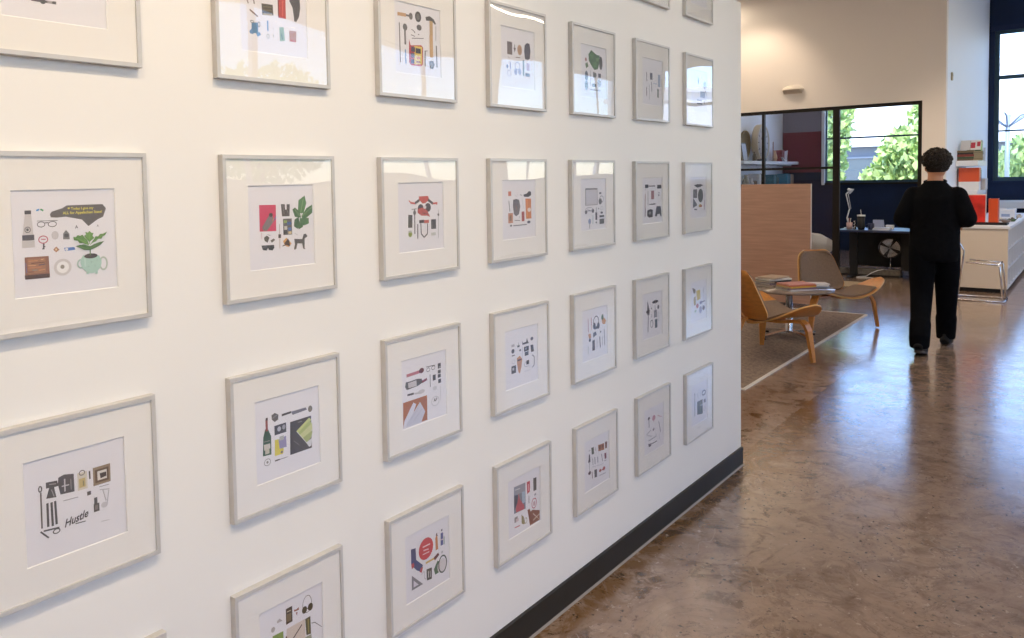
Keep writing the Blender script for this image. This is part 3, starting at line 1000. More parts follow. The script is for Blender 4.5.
def holes_wall(name, axis, c0, c1, a0, a1, holes, z1, m):
    """wall in plane axis=c0..c1 spanning a0..a1 with holes (h0,h1,zb,zt)"""
    w = MB()
    def bx(p0, p1, q0, q1):
        if p1-p0 < 1e-4 or q1-q0 < 1e-4: return
        if axis == 'x': w.box((c0, p0, q0), (c1, p1, q1))
        else: w.box((p0, c0, q0), (p1, c1, q1))
    cur = a0
    for h0, h1, zb, zt in sorted(holes):
        bx(cur, h0, 0, z1); bx(h0, h1, 0, zb); bx(h0, h1, zt, z1); cur = h1
    bx(cur, a1, 0, z1)
    return struct(name, w, m)
zb, zt = 1.39, 4.15
outer = [(1.95, 4.5, zb, zt), (-1.2, 1.60, zb, zt), (-4.9, -1.7, zb, zt)]
holes_wall('wall_outer', 'x', XO, XO+.3, -6.3, 7.2, outer, ZC, M_navy)
side = [(-4.5, -1.2, 1.0, 3.9), (-.4, 3.0, 1.0, 3.9), (5.2, 8.5, 1.6, 3.95), (9.3, 12.2, 1.6, 3.95), (13.0, 15.0, 1.6, 4.0), (15.5, 17.7, 1.6, 4.0)]
holes_wall('wall_street', 'y', -6.3, -6.0, -6.2, XO, side, ZC, M_wing)
wn = 0
def window(axis, c, a0, a1, z0, z1, hb, vb, fw=.05, m=M_blackframe):
    global wn; wn += 1
    f = MB()
    def bx(p0, p1, q0, q1, d=.05):
        if axis == 'x': f.box((c, p0, q0), (c+d, p1, q1))
        else: f.box((p0, c-d, q0), (p1, c, q1))
    bx(a0, a1, z0, z0+fw); bx(a0, a1, z1-fw, z1); bx(a0, a0+fw, z0+fw, z1-fw); bx(a1-fw, a1, z0+fw, z1-fw)
    for h, t in hb: bx(a0+fw, a1-fw, h-t/2, h+t/2)
    for v, t in vb:
        zz = [z0+fw] + [q for h, th in sorted(hb) for q in (h-th/2, h+th/2)] + [z1-fw]
        for i in range(0, len(zz), 2): bx(v-t/2, v+t/2, zz[i], zz[i+1])
    o = struct('window_%d' % wn, f, m)
    g = MB()
    if axis == 'x': g.box((c+.02, a0+.01, z0+.01), (c+.026, a1-.01, z1-.01))
    else: g.box((a0+.01, c-.026, z0+.01), (a1-.01, c-.02, z1-.01))
    g.build('pane', M_glass, o)
    return o
window('x', XO+.08, *outer[0], [(2.31, .035), (3.29, .06)], [], .05, M_slate)
window('x', XO+.08, *outer[1], [(2.31, .03), (3.29, .07)], [(.1, .06)], .07, M_slate)
window('x', XO+.08, *outer[2], [(2.31, .03), (3.29, .07)], [(-3.3, .06)], .07, M_slate)
for s in side:
    window('y', -6.08, *s, [(2.45, .05)] if s[2] > 1.2 else [(2.9, .05)], [((s[0]+s[1])/2, .06)], .06, M_whiteframe)
# white jamb on the left side of the office window and grey upper wall of the alcove beside it
struct('trim_2', MB().box((XO-.06, 4.46, 1.35), (XO, 4.52, 4.15)), M_whiteframe)
struct('trim_3', MB().box((XO-.02, 4.53, 2.47), (XO, 5.3, ZC)), mat('mauve_grey_paint', '#7f7c8c', .8))
struct('trim_4', MB().box((XO-.05, 1.9, 1.355), (XO+.08, 4.46, 1.39)), M_blackframe)
struct('trim_5', MB().box((XO-.05, -5.2, 1.355), (XO+.08, 1.62, 1.39)), M_navy)
struct('trim_6', MB().box((XO-.04, -5.8, 4.13), (XO, 1.66, 4.22)), mat('navy_shade', '#16294a', .8))

# glazed office front
g = MB()
yr, yl, zt2 = 1.96, 5.3, 2.575
x0, x1 = XB+.02, XB+.08
g.box((x0, yr, zt2-.05), (x1, yl, zt2)); g.box((x0, yr, 0), (x1, yr+.05, zt2-.05))
g.box((x0, 3.01, 0), (x1, 3.10, zt2-.05))                       # post
g.box((x0, 4.08, 0), (x1, 4.12, zt2-.05))
g.box((x0, 3.10, 1.655), (x1, 4.08, 1.69)); g.box((x0, 4.12, 1.655), (x1, yl, 1.69))
pf = struct('window_%d' % (wn+1), g, M_blackframe)
gp = MB()
for a, b_ in ((3.10, 4.08), (4.12, yl)):
    gp.box((XB+.047, a, .02), (XB+.053, b_, 1.655)); gp.box((XB+.047, a, 1.69), (XB+.053, b_, zt2-.05))
gp.build('pane', M_part, pf)

# ------------------------------------------------------------ lamps of the room, with some added for brightness
def pendant(x, y, lab):
    t = thing('linear_pendant', (x, y, 4.25), lab, 'lamp', group=None)
    MB().rbox((-1.9, -.045, .0), (1.9, .045, .07), .006).build('housing', M_whiteframe, t)
    MB().box((-1.88, -.035, -.012), (1.88, .035, 0)).build('diffuser', M_emit, t)
    w = MB()
    for sx in (-1.6, 1.6): MB().tube([(sx, 0, .07), (sx, 0, ZC-4.25)], .004, 6).build('cable', M_steel, t)
    return t
for y, nm in ((-1.3, 'picture wall'), (-4.3, 'street windows')):
    for i, (x, w_) in enumerate(((-3, 'rearmost'), (1.5, 'second from the rear'), (6, 'third from the rear'), (10.5, 'fourth from the rear'))):
        pendant(x, y, 'white linear ceiling lamp in the row nearer the %s, %s' % (nm, w_))
for x, y, nm in ((7.2, 4.2, 'added as fill over the lounge chairs'), (6.6, 2.6, 'added as fill just behind the end of the picture wall'), (8.6, 5.6, 'added as fill along the lounge back wall'), (11.2, 4.6, 'added as fill between the brown panel and the office glass'), (15.2, 3.6, 'inside the glazed office'), (15.0, -1.0, 'near the big right-hand window')):  # lounge lamps are added out of view to brighten the far zone
    pendant(x, y, 'white linear ceiling lamp ' + nm)
def spot(loc, target, power, size, col, lab, blend=.6, stem=None, r=.05):
    loc = Vector(loc); d = (Vector(target)-loc).normalized()
    t = thing('track_spotlight', loc, lab, 'lamp')
    q = d.to_track_quat('-Z', 'Y').to_euler()
    prof = [(.02, .13), (r*.9, .12), (r, .02), (r, -.04), (r*.86, -.04), (r*.82, -.025), (0.001, -.025)]
    MB().lathe(prof, 20).build('lamp_head', M_whiteframe, t, rot=q)
    MB().lathe([(.001, -.027), (r*.8, -.027), (r*.8, -.03), (.001, -.03)], 20).build('lens', M_spotface, t, rot=q)
    MB().tube([(0,0,.08), (0,0,ZC-loc.z)], .008, 8).build('stem', M_whiteframe, t)
    l = bpy.data.lights.new('spot_beam', 'SPOT'); l.energy = power; l.spot_size = size; l.spot_blend = blend
    l.color = col; l.shadow_soft_size = .05
    o = bpy.data.objects.new('spot_beam', l); link(o); o.location = loc + d*.06; o.rotation_euler = q
    return t
WARM = (1, .78, .52)
spot((-.6, -.3, 3.9), (-.3, 1.5, 1.3), 90, 1.5, WARM, 'white spotlight aimed at the rear part of the picture wall')
spot((1.0, -.3, 3.9), (.7, 1.5, 1.2), 85, 1.5, WARM, 'white spotlight aimed at the largest framed prints')
spot((2.9, -.3, 3.9), (2.7, 1.5, 1.2), 25, 1.5, (1, .9, .78), 'white spotlight aimed at the middle of the picture wall')
spot((11.9, 4.1, 4.26), (12.9, 4.12, 2.7), 40, 1.5, (1, .78, .58), 'white spotlight shining on the beige wall above the office', .75)
spot((10.0, .9, 4.6), (12.4, 1.1, .5), 190, 1.2, (1, .78, .55), 'added white spotlight above the walkway, brightening the cream cabinet', .8)  # added lamp, out of view, to brighten the cabinet front

# ------------------------------------------------------------ sky, sun, camera
w = bpy.data.worlds.new('sky'); scene.world = w; w.use_nodes = True
nt = w.node_tree; bg = nt.nodes['Background']
sky = nt.nodes.new('ShaderNodeTexSky'); sky.sky_type = 'NISHITA'; sky.sun_disc = False
sky.sun_elevation = math.radians(48); sky.sun_rotation = math.radians(265); sky.altitude = 100
sky.dust_density = .3; sky.ozone_density = 2.0; sky.air_density = 1.2
tint = nt.nodes.new('ShaderNodeVectorMath'); tint.operation = 'MULTIPLY'; tint.inputs[1].default_value = (.89, .965, 1.25)
nt.links.new(sky.outputs[0], tint.inputs[0]); nt.links.new(tint.outputs[0], bg.inputs[0]); bg.inputs[1].default_value = .42
sl = bpy.data.lights.new('sun', 'SUN'); sl.energy = 4.5; sl.angle = .01; sl.color = (1, .95, .86)
so = bpy.data.objects.new('sun', sl); link(so)
so.rotation_euler = Vector((.62, .12, -.78)).to_track_quat('-Z', 'Y').to_euler()
# portals: daylight sampling through the window openings
def portal(axis, c, a0, a1, z0, z1):
    l = bpy.data.lights.new('window_daylight', 'AREA'); l.shape = 'RECTANGLE'; l.size = a1-a0; l.size_y = z1-z0
    l.cycles.is_portal = True
    o = bpy.data.objects.new('window_daylight', l); link(o)
    if axis == 'x':
        o.location = (c, (a0+a1)/2, (z0+z1)/2); o.rotation_euler = Euler((PI/2, 0, PI/2))
    else:
        o.location = ((a0+a1)/2, c, (z0+z1)/2); o.rotation_euler = Euler((PI/2, 0, 0))
for h in outer: portal('x', XO+.28, *h)
for h in side: portal('y', -6.28, *h)

cam = bpy.data.cameras.new('camera'); co = bpy.data.objects.new('camera', cam); link(co)
f, cx, cy = 793.8, 427.69, 221.69
rt = Vector((0.64907826, -0.76046175, -0.0198829)); up = Vector((0.05118591, 0.01758129, 0.99853438)); fw = Vector((0.75899764, 0.64914468, -0.05033656))
M3 = Matrix((rt, up, -fw)).transposed()
co.matrix_world = Matrix.Translation((0, 0, 1.5845)) @ M3.to_4x4()
cam.sensor_width = 36; cam.sensor_fit = 'HORIZONTAL'; cam.lens = f/1024*36
cam.shift_x = (512-cx)/1024; cam.shift_y = -(319-cy)/1024
cam.clip_start = .05; cam.clip_end = 500
scene.camera = co
scene.view_settings.view_transform = 'Standard'; scene.view_settings.look = 'None'
scene.view_settings.gamma = 1; scene.view_settings.use_curve_mapping = False
scene.view_settings.exposure = 0.55
scene.cycles.max_bounces = 10; scene.cycles.transparent_max_bounces = 16
scene.cycles.use_denoising = True; scene.cycles.sample_clamp_indirect = 6
# ------------------------------------------------------------ framed prints
X0, Z0, SC, RP, FW = .5274, 2.1545, .5076, .5, .3341
FD = .0176; O0, O1 = .0690, .2660; V0, V1 = -.0700, -.2660
def fpt(x, z, d):           # frame-local: x from left edge, z from top edge, d = distance from the wall
    return (x-FW/2, -d, z+FW)
def moulding():
    b = MB(); w = .0088
    outer = [(0,0),(FW,0),(FW,-FW),(0,-FW)]
    def ring(ins): return [(ins,-ins),(FW-ins,-ins),(FW-ins,-FW+ins),(ins,-FW+ins)]
    prof = [(0,.0005),(0,FD-.0008),(.0008,FD),(w,FD),(w,.002)]
    vs = []; fs = []
    for ins, d in prof:
        for x, z in ring(ins): vs.append(fpt(x, z, d))
    n = len(prof)
    for i in range(n):
        j = (i+1) % n
        for k in range(4):
            l = (k+1) % 4; fs.append((i*4+k, i*4+l, j*4+l, j*4+k))
    return b.add(vs, fs)
def mountboard():
    b = MB(); a = .0082; d0, d1, bv = .0112, .0128, .0014
    O = [(a,-a),(FW-a,-a),(FW-a,-FW+a),(a,-FW+a)]
    I = [(O0,V0),(O1,V0),(O1,V1),(O0,V1)]
    J = [(O0+bv,V0-bv),(O1-bv,V0-bv),(O1-bv,V1+bv),(O0+bv,V1+bv)]
    vs = [fpt(x,z,d1) for x,z in O]+[fpt(x,z,d1) for x,z in I]+[fpt(x,z,d0) for x,z in J]+[fpt(x,z,d0) for x,z in O]
    for k in range(4):
        l = (k+1) % 4
        b.add([vs[k],vs[l],vs[4+l],vs[4+k]], [(0,1,2,3)], 0)
        b.add([vs[4+k],vs[4+l],vs[8+l],vs[8+k]], [(0,1,2,3)], 1)
        b.add([vs[8+k],vs[8+l],vs[12+l],vs[12+k]], [(0,1,2,3)], 0)
        b.add([vs[12+k],vs[12+l],vs[l],vs[k]], [(0,1,2,3)], 0)
    return b
me_mould = moulding().mesh('frame_moulding', M_alu)
me_mount = mountboard().mesh('mount_board', [M_mat, M_bevel])
me_back = MB().box(fpt(.009,-.009,.003), fpt(FW-.009,-FW+.009,.0086)).mesh('backing_board', M_mat)
me_glz = MB().box(fpt(.0086,-.0086,.0150), fpt(FW-.0086,-FW+.0086,.0162)).mesh('glazing', M_acryl)

def clampx(v): return min(max(v, O0+.004), O1-.004)
def clampz(v): return min(max(v, V1+.004), V0-.004)
def text_mesh(body, size, bold=False):
    cu = bpy.data.curves.new('lettering', 'FONT'); cu.body = body; cu.size = size; cu.align_x = 'CENTER'; cu.align_y = 'CENTER'; cu.resolution_u = 2
    if bold: cu.offset = size*.02
    o = bpy.data.objects.new('lettering', cu); C.objects.link(o)
    dg = bpy.context.evaluated_depsgraph_get(); dg.update()
    me = bpy.data.meshes.new_from_object(o.evaluated_get(dg))
    vs = [tuple(v.co) for v in me.vertices]; fs = [tuple(p.vertices) for p in me.polygons]
    bpy.data.objects.remove(o); bpy.data.curves.remove(cu); bpy.data.meshes.remove(me)
    return vs, fs
def artwork(shapes, seed):
    b = MB(); mats = [M_paper]; idx = {}
    b.box(fpt(.05, -.05, .0088), fpt(FW-.05, -FW+.05, .0098), 0)
    d = [.00985]
    def mi(col):
        if col not in idx:
            idx[col] = len(mats); mats.append(hexm(hazed(col)))
        return idx[col]
    def poly(pts, col):
        pts = [(clampx(x), clampz(z)) for x, z in pts]
        bm = bmesh.new()
        try:
            vv = [bm.verts.new((x, z, 0)) for x, z in pts]
            fc = bm.faces.new(vv); bmesh.ops.triangulate(bm, faces=[fc])
            bm.verts.index_update()
            b.add([fpt(v.co.x, v.co.y, d[0]) for v in bm.verts], [[v.index for v in f_.verts] for f_ in bm.faces], mi(col))
        finally: bm.free()
    for sh in shapes.strip().split('\n'):
        tk = sh.split(' ', 3); ty, col = tk[0], tk[1]; v = [float(q)/1e4 for q in tk[2].split(',')]
        d[0] += .00002
        if ty == 'p': poly(list(zip(v[0::2], v[1::2])), col)
        elif ty == 'r':
            x, z, hx, hz = v; poly([(x-hx,z-hz),(x+hx,z-hz),(x+hx,z+hz),(x-hx,z+hz)], col)
        elif ty == 'e':
            x, z, hx, hz = v; poly([(x+hx*math.cos(a*PI/10), z+hz*math.sin(a*PI/10)) for a in range(20)], col)
        elif ty == 'l':
            xa, za, xb, zb_, w_ = v; dx, dz = xb-xa, zb_-za; L_ = math.hypot(dx, dz) or 1; w_ = max(w_, .0008)/2
            # width is measured upright in the picture, so use it across the stroke
            nx, nz = -dz/L_*w_, dx/L_*w_
            poly([(xa+nx,za+nz),(xb+nx,zb_+nz),(xb-nx,zb_-nz),(xa-nx,za-nz)], col)
        elif ty == 'o':
            x, z, hx, hz, w_ = v; w_ = max(w_, .0009); n = 20
            for k in range(n):
                a0, a1 = 2*PI*k/n, 2*PI*(k+1)/n
                poly([(x+hx*math.cos(a0), z+hz*math.sin(a0)), (x+hx*math.cos(a1), z+hz*math.sin(a1)),
                      (x+max(hx-w_,0)*math.cos(a1), z+max(hz-w_,0)*math.sin(a1)), (x+max(hx-w_,0)*math.cos(a0), z+max(hz-w_,0)*math.sin(a0))], col)
        elif ty == 't':
            x, z, h = v
            vs, fs = text_mesh(tk[3], .02, True)
            x_lo = min(q[0] for q in vs); x_hi = max(q[0] for q in vs); k_ = h/(x_hi-x_lo)
            vs = [(q[0]*k_, q[1]*k_, 0) for q in vs]
            if tk[3] == 'Hustle':      # brush-script word set on a rising slant
                vs = [(q[0]+q[1]*.3, q[1]*1.25+q[0]*.15, 0) for q in vs]
            b.add([fpt(clampx(x+q[0]), clampz(z+q[1]), d[0]) for q in vs], fs, mi(col))
    return b, mats

LAB = {
(0,0):'silver framed print with a dark tool tip, cut off by the top left corner',
(0,1):'silver framed print of a leafy plant in a mint teapot and a grey state-shaped sign',
(0,2):'silver framed print with the word Hustle beside scissors and a gold box',
(0,3):'silver frame at the bottom left of which only its top right corner shows',
(1,0):'silver framed print of a red tool and blue bag, above the pink notebook print',
(1,1):'silver framed print of a pink notebook, green leaves and dark dog figurine',
(1,2):'silver framed print of a green champagne bottle beside a black folder with fanned notes',
(1,3):'silver framed print of headphones and a green card, partly cut off by the bottom edge',
(2,0):'silver framed print of a claw hammer, brushes and a yellow and red tool pack',
(2,1):'silver framed print of red and black straps spread wide above a black loop',
(2,2):'silver framed print of a wine bottle and papers on an orange wooden board',
(2,3):'silver framed print of a round red badge, a navy sock and a set square',
(3,0):'silver framed print of a brown card, tan oval and black shoe sole',
(3,1):'silver framed print of orange cards and a grey oval sole',
(3,2):'silver framed print of small black items around a tan ice cream cone shape',
(3,3):'silver framed print of a red tower picture and a brown boot, lowest in its column',
(4,0):'silver framed print of a green leafy bunch above a dark insole',
(4,1):'silver framed print of a white square tray with small blue and black items below',
(4,2):'silver framed print of black headphones and an orange object',
(4,3):'silver framed print of a thin black bottle beside three rows of tiny items',
(5,-1):'topmost silver frame second from the wall end, only its bottom edge showing',
(6,-1):'silver frame of the top row nearest the wall end, only its lower half showing',
(5,0):'silver framed print of dark sticks half covered by a window reflection',
(6,0):'silver framed print with a blue square and small dark oval items',
(5,1):'silver framed print of grey trousers, a black bag and a long red brush',
(6,1):'silver framed print of a long grey-green oval below a spread dark shape',
(5,2):'silver framed print of a black oval and a long thin black tool',
(6,2):'silver framed print of a yellow pouch with small red and brown items',
(5,3):'silver framed print of faint pink and grey items and a black ladle',
(6,3):'silver framed print of a dark green rectangle among grey items, lowest at the wall end',
}
jit = random.Random(3)
for (c, r), lab in LAB.items():
    ox, oz = OFF.get((c, r), (0, 0))
    x, z = X0+c*SC+ox, Z0-r*RP+oz
    t = thing('framed_print', (x+FW/2, YW-.0004, z-FW), lab, 'picture frame', group='framed prints on the white wall')
    for nm, me in (('frame_moulding', me_mould), ('mount_board', me_mount), ('backing_board', me_back), ('glazing', me_glz)):
        link(bpy.data.objects.new(nm, me), t)
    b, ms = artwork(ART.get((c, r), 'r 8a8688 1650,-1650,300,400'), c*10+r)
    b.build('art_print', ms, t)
# ------------------------------------------------------------ lounge corner
rg = MB(); rg.box((5.922, 2.022, .0005), (9.828, 5.6, .009), 0)
rug = thing('area_rug', (7.9, 3.8, 0), 'large flat taupe rug with pale binding under the lounge chairs', 'rug')
def shifted(mb, dx, dy, dz=0):
    mb.v = [(p[0]+dx, p[1]+dy, p[2]+dz) for p in mb.v]; return mb
shifted(rg, -7.9, -3.8).build('pile', M_rug, rug)
e = MB(); e.box((5.9, 2.0, .0005), (9.85, 2.022, .010)); e.box((5.9, 5.6, .0005), (9.85, 5.635, .010)); e.box((5.9, 2.022, .0005), (5.922, 5.6, .010)); e.box((9.828, 2.022, .0005), (9.85, 5.6, .010))
shifted(e, -7.9, -3.8).build('binding', M_rugedge, rug)

def lerp(a, b, t): return a+(b-a)*t
def sheet(fn, nu, nv, th, mi_top=0, mi_bot=0, mi_edge=0):
    """thick sheet from fn(u,v)->Vector with u,v in 0..1"""
    P = [[Vector(fn(i/nu, j/nv)) for j in range(nv+1)] for i in range(nu+1)]
    Nn = [[None]*(nv+1) for _ in range(nu+1)]
    for i in range(nu+1):
        for j in range(nv+1):
            a = P[min(i+1,nu)][j]-P[max(i-1,0)][j]; b = P[i][min(j+1,nv)]-P[i][max(j-1,0)]
            n = a.cross(b); Nn[i][j] = n.normalized() if n.length > 1e-9 else Vector((0,0,1))
    b = MB(); ix = lambda i, j: i*(nv+1)+j
    top = [P[i][j] for i in range(nu+1) for j in range(nv+1)]
    bot = [P[i][j]-Nn[i][j]*th for i in range(nu+1) for j in range(nv+1)]
    q = [(ix(i,j), ix(i+1,j), ix(i+1,j+1), ix(i,j+1)) for i in range(nu) for j in range(nv)]
    b.add(top, q, mi_top, True); b.add(bot, [tuple(reversed(f)) for f in q], mi_bot, True)
    edge = [(i,0) for i in range(nu)] + [(nu,j) for j in range(nv)] + [(i,nv) for i in range(nu,0,-1)] + [(0,j) for j in range(nv,0,-1)]
    vs = []; fs = []; n = len(edge)
    for i, j in edge: vs += [P[i][j], P[i][j]-Nn[i][j]*th]
    for k in range(n):
        l = (k+1) % n; fs.append((2*k, 2*k+1, 2*l+1, 2*l))
    b.add(vs, fs, mi_edge, True)
    return b

def shell_chair(loc, rz, label):
    t = thing('shell_lounge_chair', loc, label, 'chair', rz, 'three-legged shell lounge chairs')
    # +Y is the front. Seat: a wing-shaped ply sheet with upswept tips
    def seat(u, v, off=0., sx=1., sy=1.):
        s = (u*2-1)*sx                        # -1..1 across
        a = abs(s)
        half = .265*(1-a**3.2)**.5*(1-.36*a) + .006
        cyy = .03 + .06*a*a
        y = cyy + (v*2-1)*half*sy
        x = .45*s
        z = .340 + .165*a**2.1 + .035*(y-.05) - .35*max(0, y-.16)**2 - (.30*max(0, -y-.02)**1.5)
        return (x, y, z+off)
    sheet(lambda u, v: seat(u, v), 44, 12, .013, 0, 0, 1).build('seat', [M_ply, M_plyedge], t)
    cu = sheet(lambda u, v: seat(.5+(u-.5)*.64, v, .020, 1, .86), 26, 10, .019)
    cu.build('seat_cushion', M_wool, t)
    # backrest: rounded trapezoid shield, hollowed across, reclined
    def back(u, v, off=0., k=1.):
        h = v*2-1
        ed = abs(h)**7
        w = lerp(.285, .195, v) * (1-.30*ed) * k
        s = (u*2-1)
        x = s*w
        ss = abs(s)
        hh = .225*h*(1-.06*ss**5)*(k if k == 1 else k)
        cz = .555 + hh*.94
        y = -.245 - (hh+.21)*.34 + .055*(s*s) + off
        return (x, y, cz)
    sheet(lambda u, v: back(u, v), 26, 22, -.012, 0, 0, 1).build('backrest', [M_ply, M_plyedge], t)
    sheet(lambda u, v: back(u, v, .020, .93), 24, 20, -.018).build('back_cushion', M_wool, t)
    # laminated legs
    for s in (-1, 1):
        P_ = [(s*.0, -.10, .312), (s*.14, .00, .316), (s*.25, .06, .332), (s*.295, .085, .335), (s*.325, .10, .31), (s*.345, .11, .26), (s*.366, .118, .13), (s*.385, .125, .004)]
        MB().strip(P_, [.062,.062,.064,.066,.068,.064,.05,.036], .026, (.38*s*-1, .92, 0)).build('leg', [M_ply], t)
    P_ = [(0, .10, .315), (0, -.10, .322), (0, -.235, .345), (0, -.285, .325), (0, -.33, .22), (0, -.395, .004)]
    MB().strip(P_, [.06,.06,.06,.058,.05,.036], .026, (1,0,0)).build('leg', [M_ply], t)
    MB().strip([(0, -.16, .300), (0, -.262, .318), (0, -.325, .40), (0, -.375, .50)], .075, .012, (1,0,0)).build('back_bracket', M_ply, t)
    return t
def face(dx, dy): return math.atan2(dy, dx) - PI/2      # rotation that points local +Y to (dx,dy)
FLZ = .0105
shell_chair((7.20, 2.20, FLZ), face(.75, -.66), 'oak shell lounge chair nearest the white wall end, seen from behind its wooden back')
shell_chair((8.87, 2.09, FLZ), face(-.62, -.78), 'oak shell lounge chair with its taupe padded back in view, beyond the round table')

# round coffee table on a chrome column
tb = thing('coffee_table', (8.05, 2.31, FLZ), 'round coffee table on a chrome column and four-star foot, covered in books', 'table')
MB().lathe([(.001,.462),(.388,.462),(.40,.468),(.403,.478),(.40,.486),(.001,.486)], 48).build('tabletop', mat('glossy_stone_top', '#8d7c70', .12, noise=(5, .2, (1,1,1))), tb)
MB().lathe([(.001,.447),(.16,.447),(.16,.462),(.001,.462)], 24).build('top_plate', M_steel, tb)
MB().lathe([(.04,.06),(.032,.075),(.032,.447)], 24).build('column', M_chrome, tb)
for k in range(4):
    a = PI/4*1.3 + k*PI/2; d = Vector((math.cos(a), math.sin(a), 0)); sd = Vector((-math.sin(a), math.cos(a), 0))
    lg = MB().strip([d*.0+ZV*.062, d*.12+ZV*.055, d*.24+ZV*.036, d*.31+ZV*.026], [.06,.05,.034,.026], .022, sd).build('foot', M_chrome, tb)
    MB().lathe([(.016,0),(.018,.006),(.008,.02),(.006,.028)], 12, M=Matrix.Translation(d*.295)).build('glide', M_black, lg)

def book(name, loc, size, rz, cover, label, pages='#e8e2d6', group=None, cat='book', upright=False, soft=False, block=True, extra=None):
    """size = (width across spine->fore edge, length, thickness); lies flat unless upright"""
    w_, l_, t_ = size; c = .0022 if not soft else .0008
    o = thing(name, loc, label, cat, rz, group)
    b = MB()
    M_ = None
    if upright:   # stands on its tail: thickness along X, spine towards -Y, length up
        b.box((-t_/2, -w_/2, 0), (-t_/2+c, w_/2, l_)); b.box((t_/2-c, -w_/2, 0), (t_/2, w_/2, l_)); b.box((-t_/2+c, -w_/2, 0), (t_/2-c, -w_/2+c, l_))
        p = MB().box((-t_/2+c, -w_/2+c, .003), (t_/2-c, w_/2-.003, l_-.003))
    else:
        b.box((-w_/2, -l_/2, 0), (w_/2, l_/2, c)); b.box((-w_/2, -l_/2, t_-c), (w_/2, l_/2, t_)); b.box((-w_/2, -l_/2, c), (-w_/2+c, l_/2, t_-c))
        p = MB().box((-w_/2+c, -l_/2+.003, c), (w_/2-.003, l_/2-.003, t_-c))
    b.build('cover', hexm(cover, .4), o)
    p.build('pages', hexm(pages, .8), o)
    return o
zt_ = FLZ+.4862
def stack(x, y, z, items, group):
    for nm, w_, l_, t_, rz, col, lab, pg in items:
        t_ *= 1.35
        book(nm, (x, y, z), (w_, l_, t_), rz, col, lab, pg, group, cat='book' if nm == 'book' else 'magazine', soft=(nm != 'book')); z += t_+.0004
    return z
g1 = 'stack of books on the left of the coffee table'
stack(8.11, 2.475, zt_, [
 ('book', .23, .30, .016, 1.25, '#a58f7c', 'tan book at the bottom of the left stack on the coffee table', '#cfc2b2'),
 ('book', .22, .29, .012, 1.05, '#8c7a86', 'mauve book second from the bottom of the left coffee table stack', '#d8cfc6'),
 ('book', .21, .28, .016, 1.3, '#26221f', 'black-spined book in the middle of the left coffee table stack', '#c9bca9'),
 ('book', .20, .27, .012, 1.05, '#e4ddd2', 'white-spined book second from the top of the left coffee table stack', '#efe9df'),
 ('book', .19, .26, .010, 1.35, '#b49b82', 'tan book on top of the left coffee table stack', '#d6c8b4')], g1)
g2 = 'magazines on the right of the coffee table'
stack(7.93, 2.215, zt_, [
 ('magazine', .22, .29, .011, .95, '#d9d2cc', 'white magazine at the bottom of the front pile on the coffee table', '#f0ece6'),
 ('magazine', .22, .29, .009, .80, '#7f5f74', 'purple magazine second from the bottom of the front coffee table pile', '#e0d6d0'),
 ('magazine', .21, .28, .011, 1.0, '#e0b24c', 'yellow magazine in the middle of the front coffee table pile', '#ead9a8'),
 ('magazine', .21, .28, .007, .85, '#d2703c', 'orange magazine second from the top of the front coffee table pile', '#e8b898'),
 ('magazine', .20, .27, .006, .92, '#c98478', 'salmon pink magazine on top of the front coffee table pile', '#e8c8bc')], g2)
stack(8.22, 2.135, zt_, [
 ('magazine', .19, .26, .010, .35, '#9aa6c4', 'pale blue magazine under the white ones at the right edge of the coffee table', '#e8e8ee'),
 ('magazine', .19, .26, .008, .15, '#dcd8d6', 'white magazine in the middle of the small right-hand coffee table pile', '#efece8'),
 ('magazine', .18, .25, .007, .5, '#cfc4bc', 'off-white magazine on top of the small right-hand coffee table pile', '#efe8e0')], g2)

# veneered screen panel behind the lounge
sp = thing('privacy_panel', (10.12, 3.95, 0), 'tall brown walnut-veneered panel behind the lounge chairs', 'screen')
MB().rbox((-.02, -1.29, .03), (.02, 1.3, 1.47), .002).build('panel', M_walnut, sp)
MB().box((-.02, -1.292, .03), (.02, -1.29, 1.47)).build('edge_strip', M_cream, sp)
for yy in (-1.0, 1.0): MB().rbox((-.16, yy-.03, 0), (.16, yy+.03, .03), .004).build('foot', M_black, sp)
# ------------------------------------------------------------ office behind the glass
dk = thing('desk', (13.6, 2.5, 0), 'black desk behind the glass front, with a lamp and tumbler on it', 'desk')
MB().rbox((-.42, -.62, .70), (.42, .62, .73), .003).build('desktop', mat('dark_blue_laminate', '#27304a', .3), dk)
for yy in (-.5, .44):
    lg = MB().rbox((-.12, yy-.05, .02), (-.04, yy+.05, .70), .004).rbox((-.38, yy-.045, 0), (.38, yy+.045, .02), .004)
    lg.build('leg', M_black, dk)
MB().box((.36, -.6, .12), (.38, .6, .68)).build('unlit_sheet', M_black, dk)  # black sheet standing in for the unlit space under the desk
MB().rbox((-.1, -.62, .12), (.34, -.2, .68), .004).build('drawer_unit', M_black, dk)
ZD = .7305
# articulated lamp
la = thing('desk_lamp', (13.6, 3.02, ZD), 'white articulated desk lamp at the left end of the black desk', 'lamp')
MB().lathe([(.001,0),(.075,0),(.078,.006),(.07,.016),(.012,.022),(.001,.022)], 24).build('base', M_whiteframe, la)
MB().tube([(0,0,.02),(0,.035,.16),(0,.0,.30)], .009, 8).build('lower_arm', M_whiteframe, la)
MB().tube([(0,0,.30),(0,.05,.53)], .008, 8).tube([(.0,-.02,.30),(0,.02,.54)], .004, 6).build('upper_arm', M_whiteframe, la)
MB().tube([(0,.05,.53),(0,.0,.58)], .012, 8).lathe([(.018,.07),(.022,.05),(.05,0),(.047,0),(.02,.045),(.001,.05)], 20, M=Matrix.Translation((0,-.03,.57)) @ Matrix.Rotation(-.9, 4, 'X')).build('lamp_shade', M_whiteframe, la)
pc = thing('pencil_cup', (13.45, 2.985, ZD), 'pale pink cup of pens between the lamp and the black tumbler', 'cup')
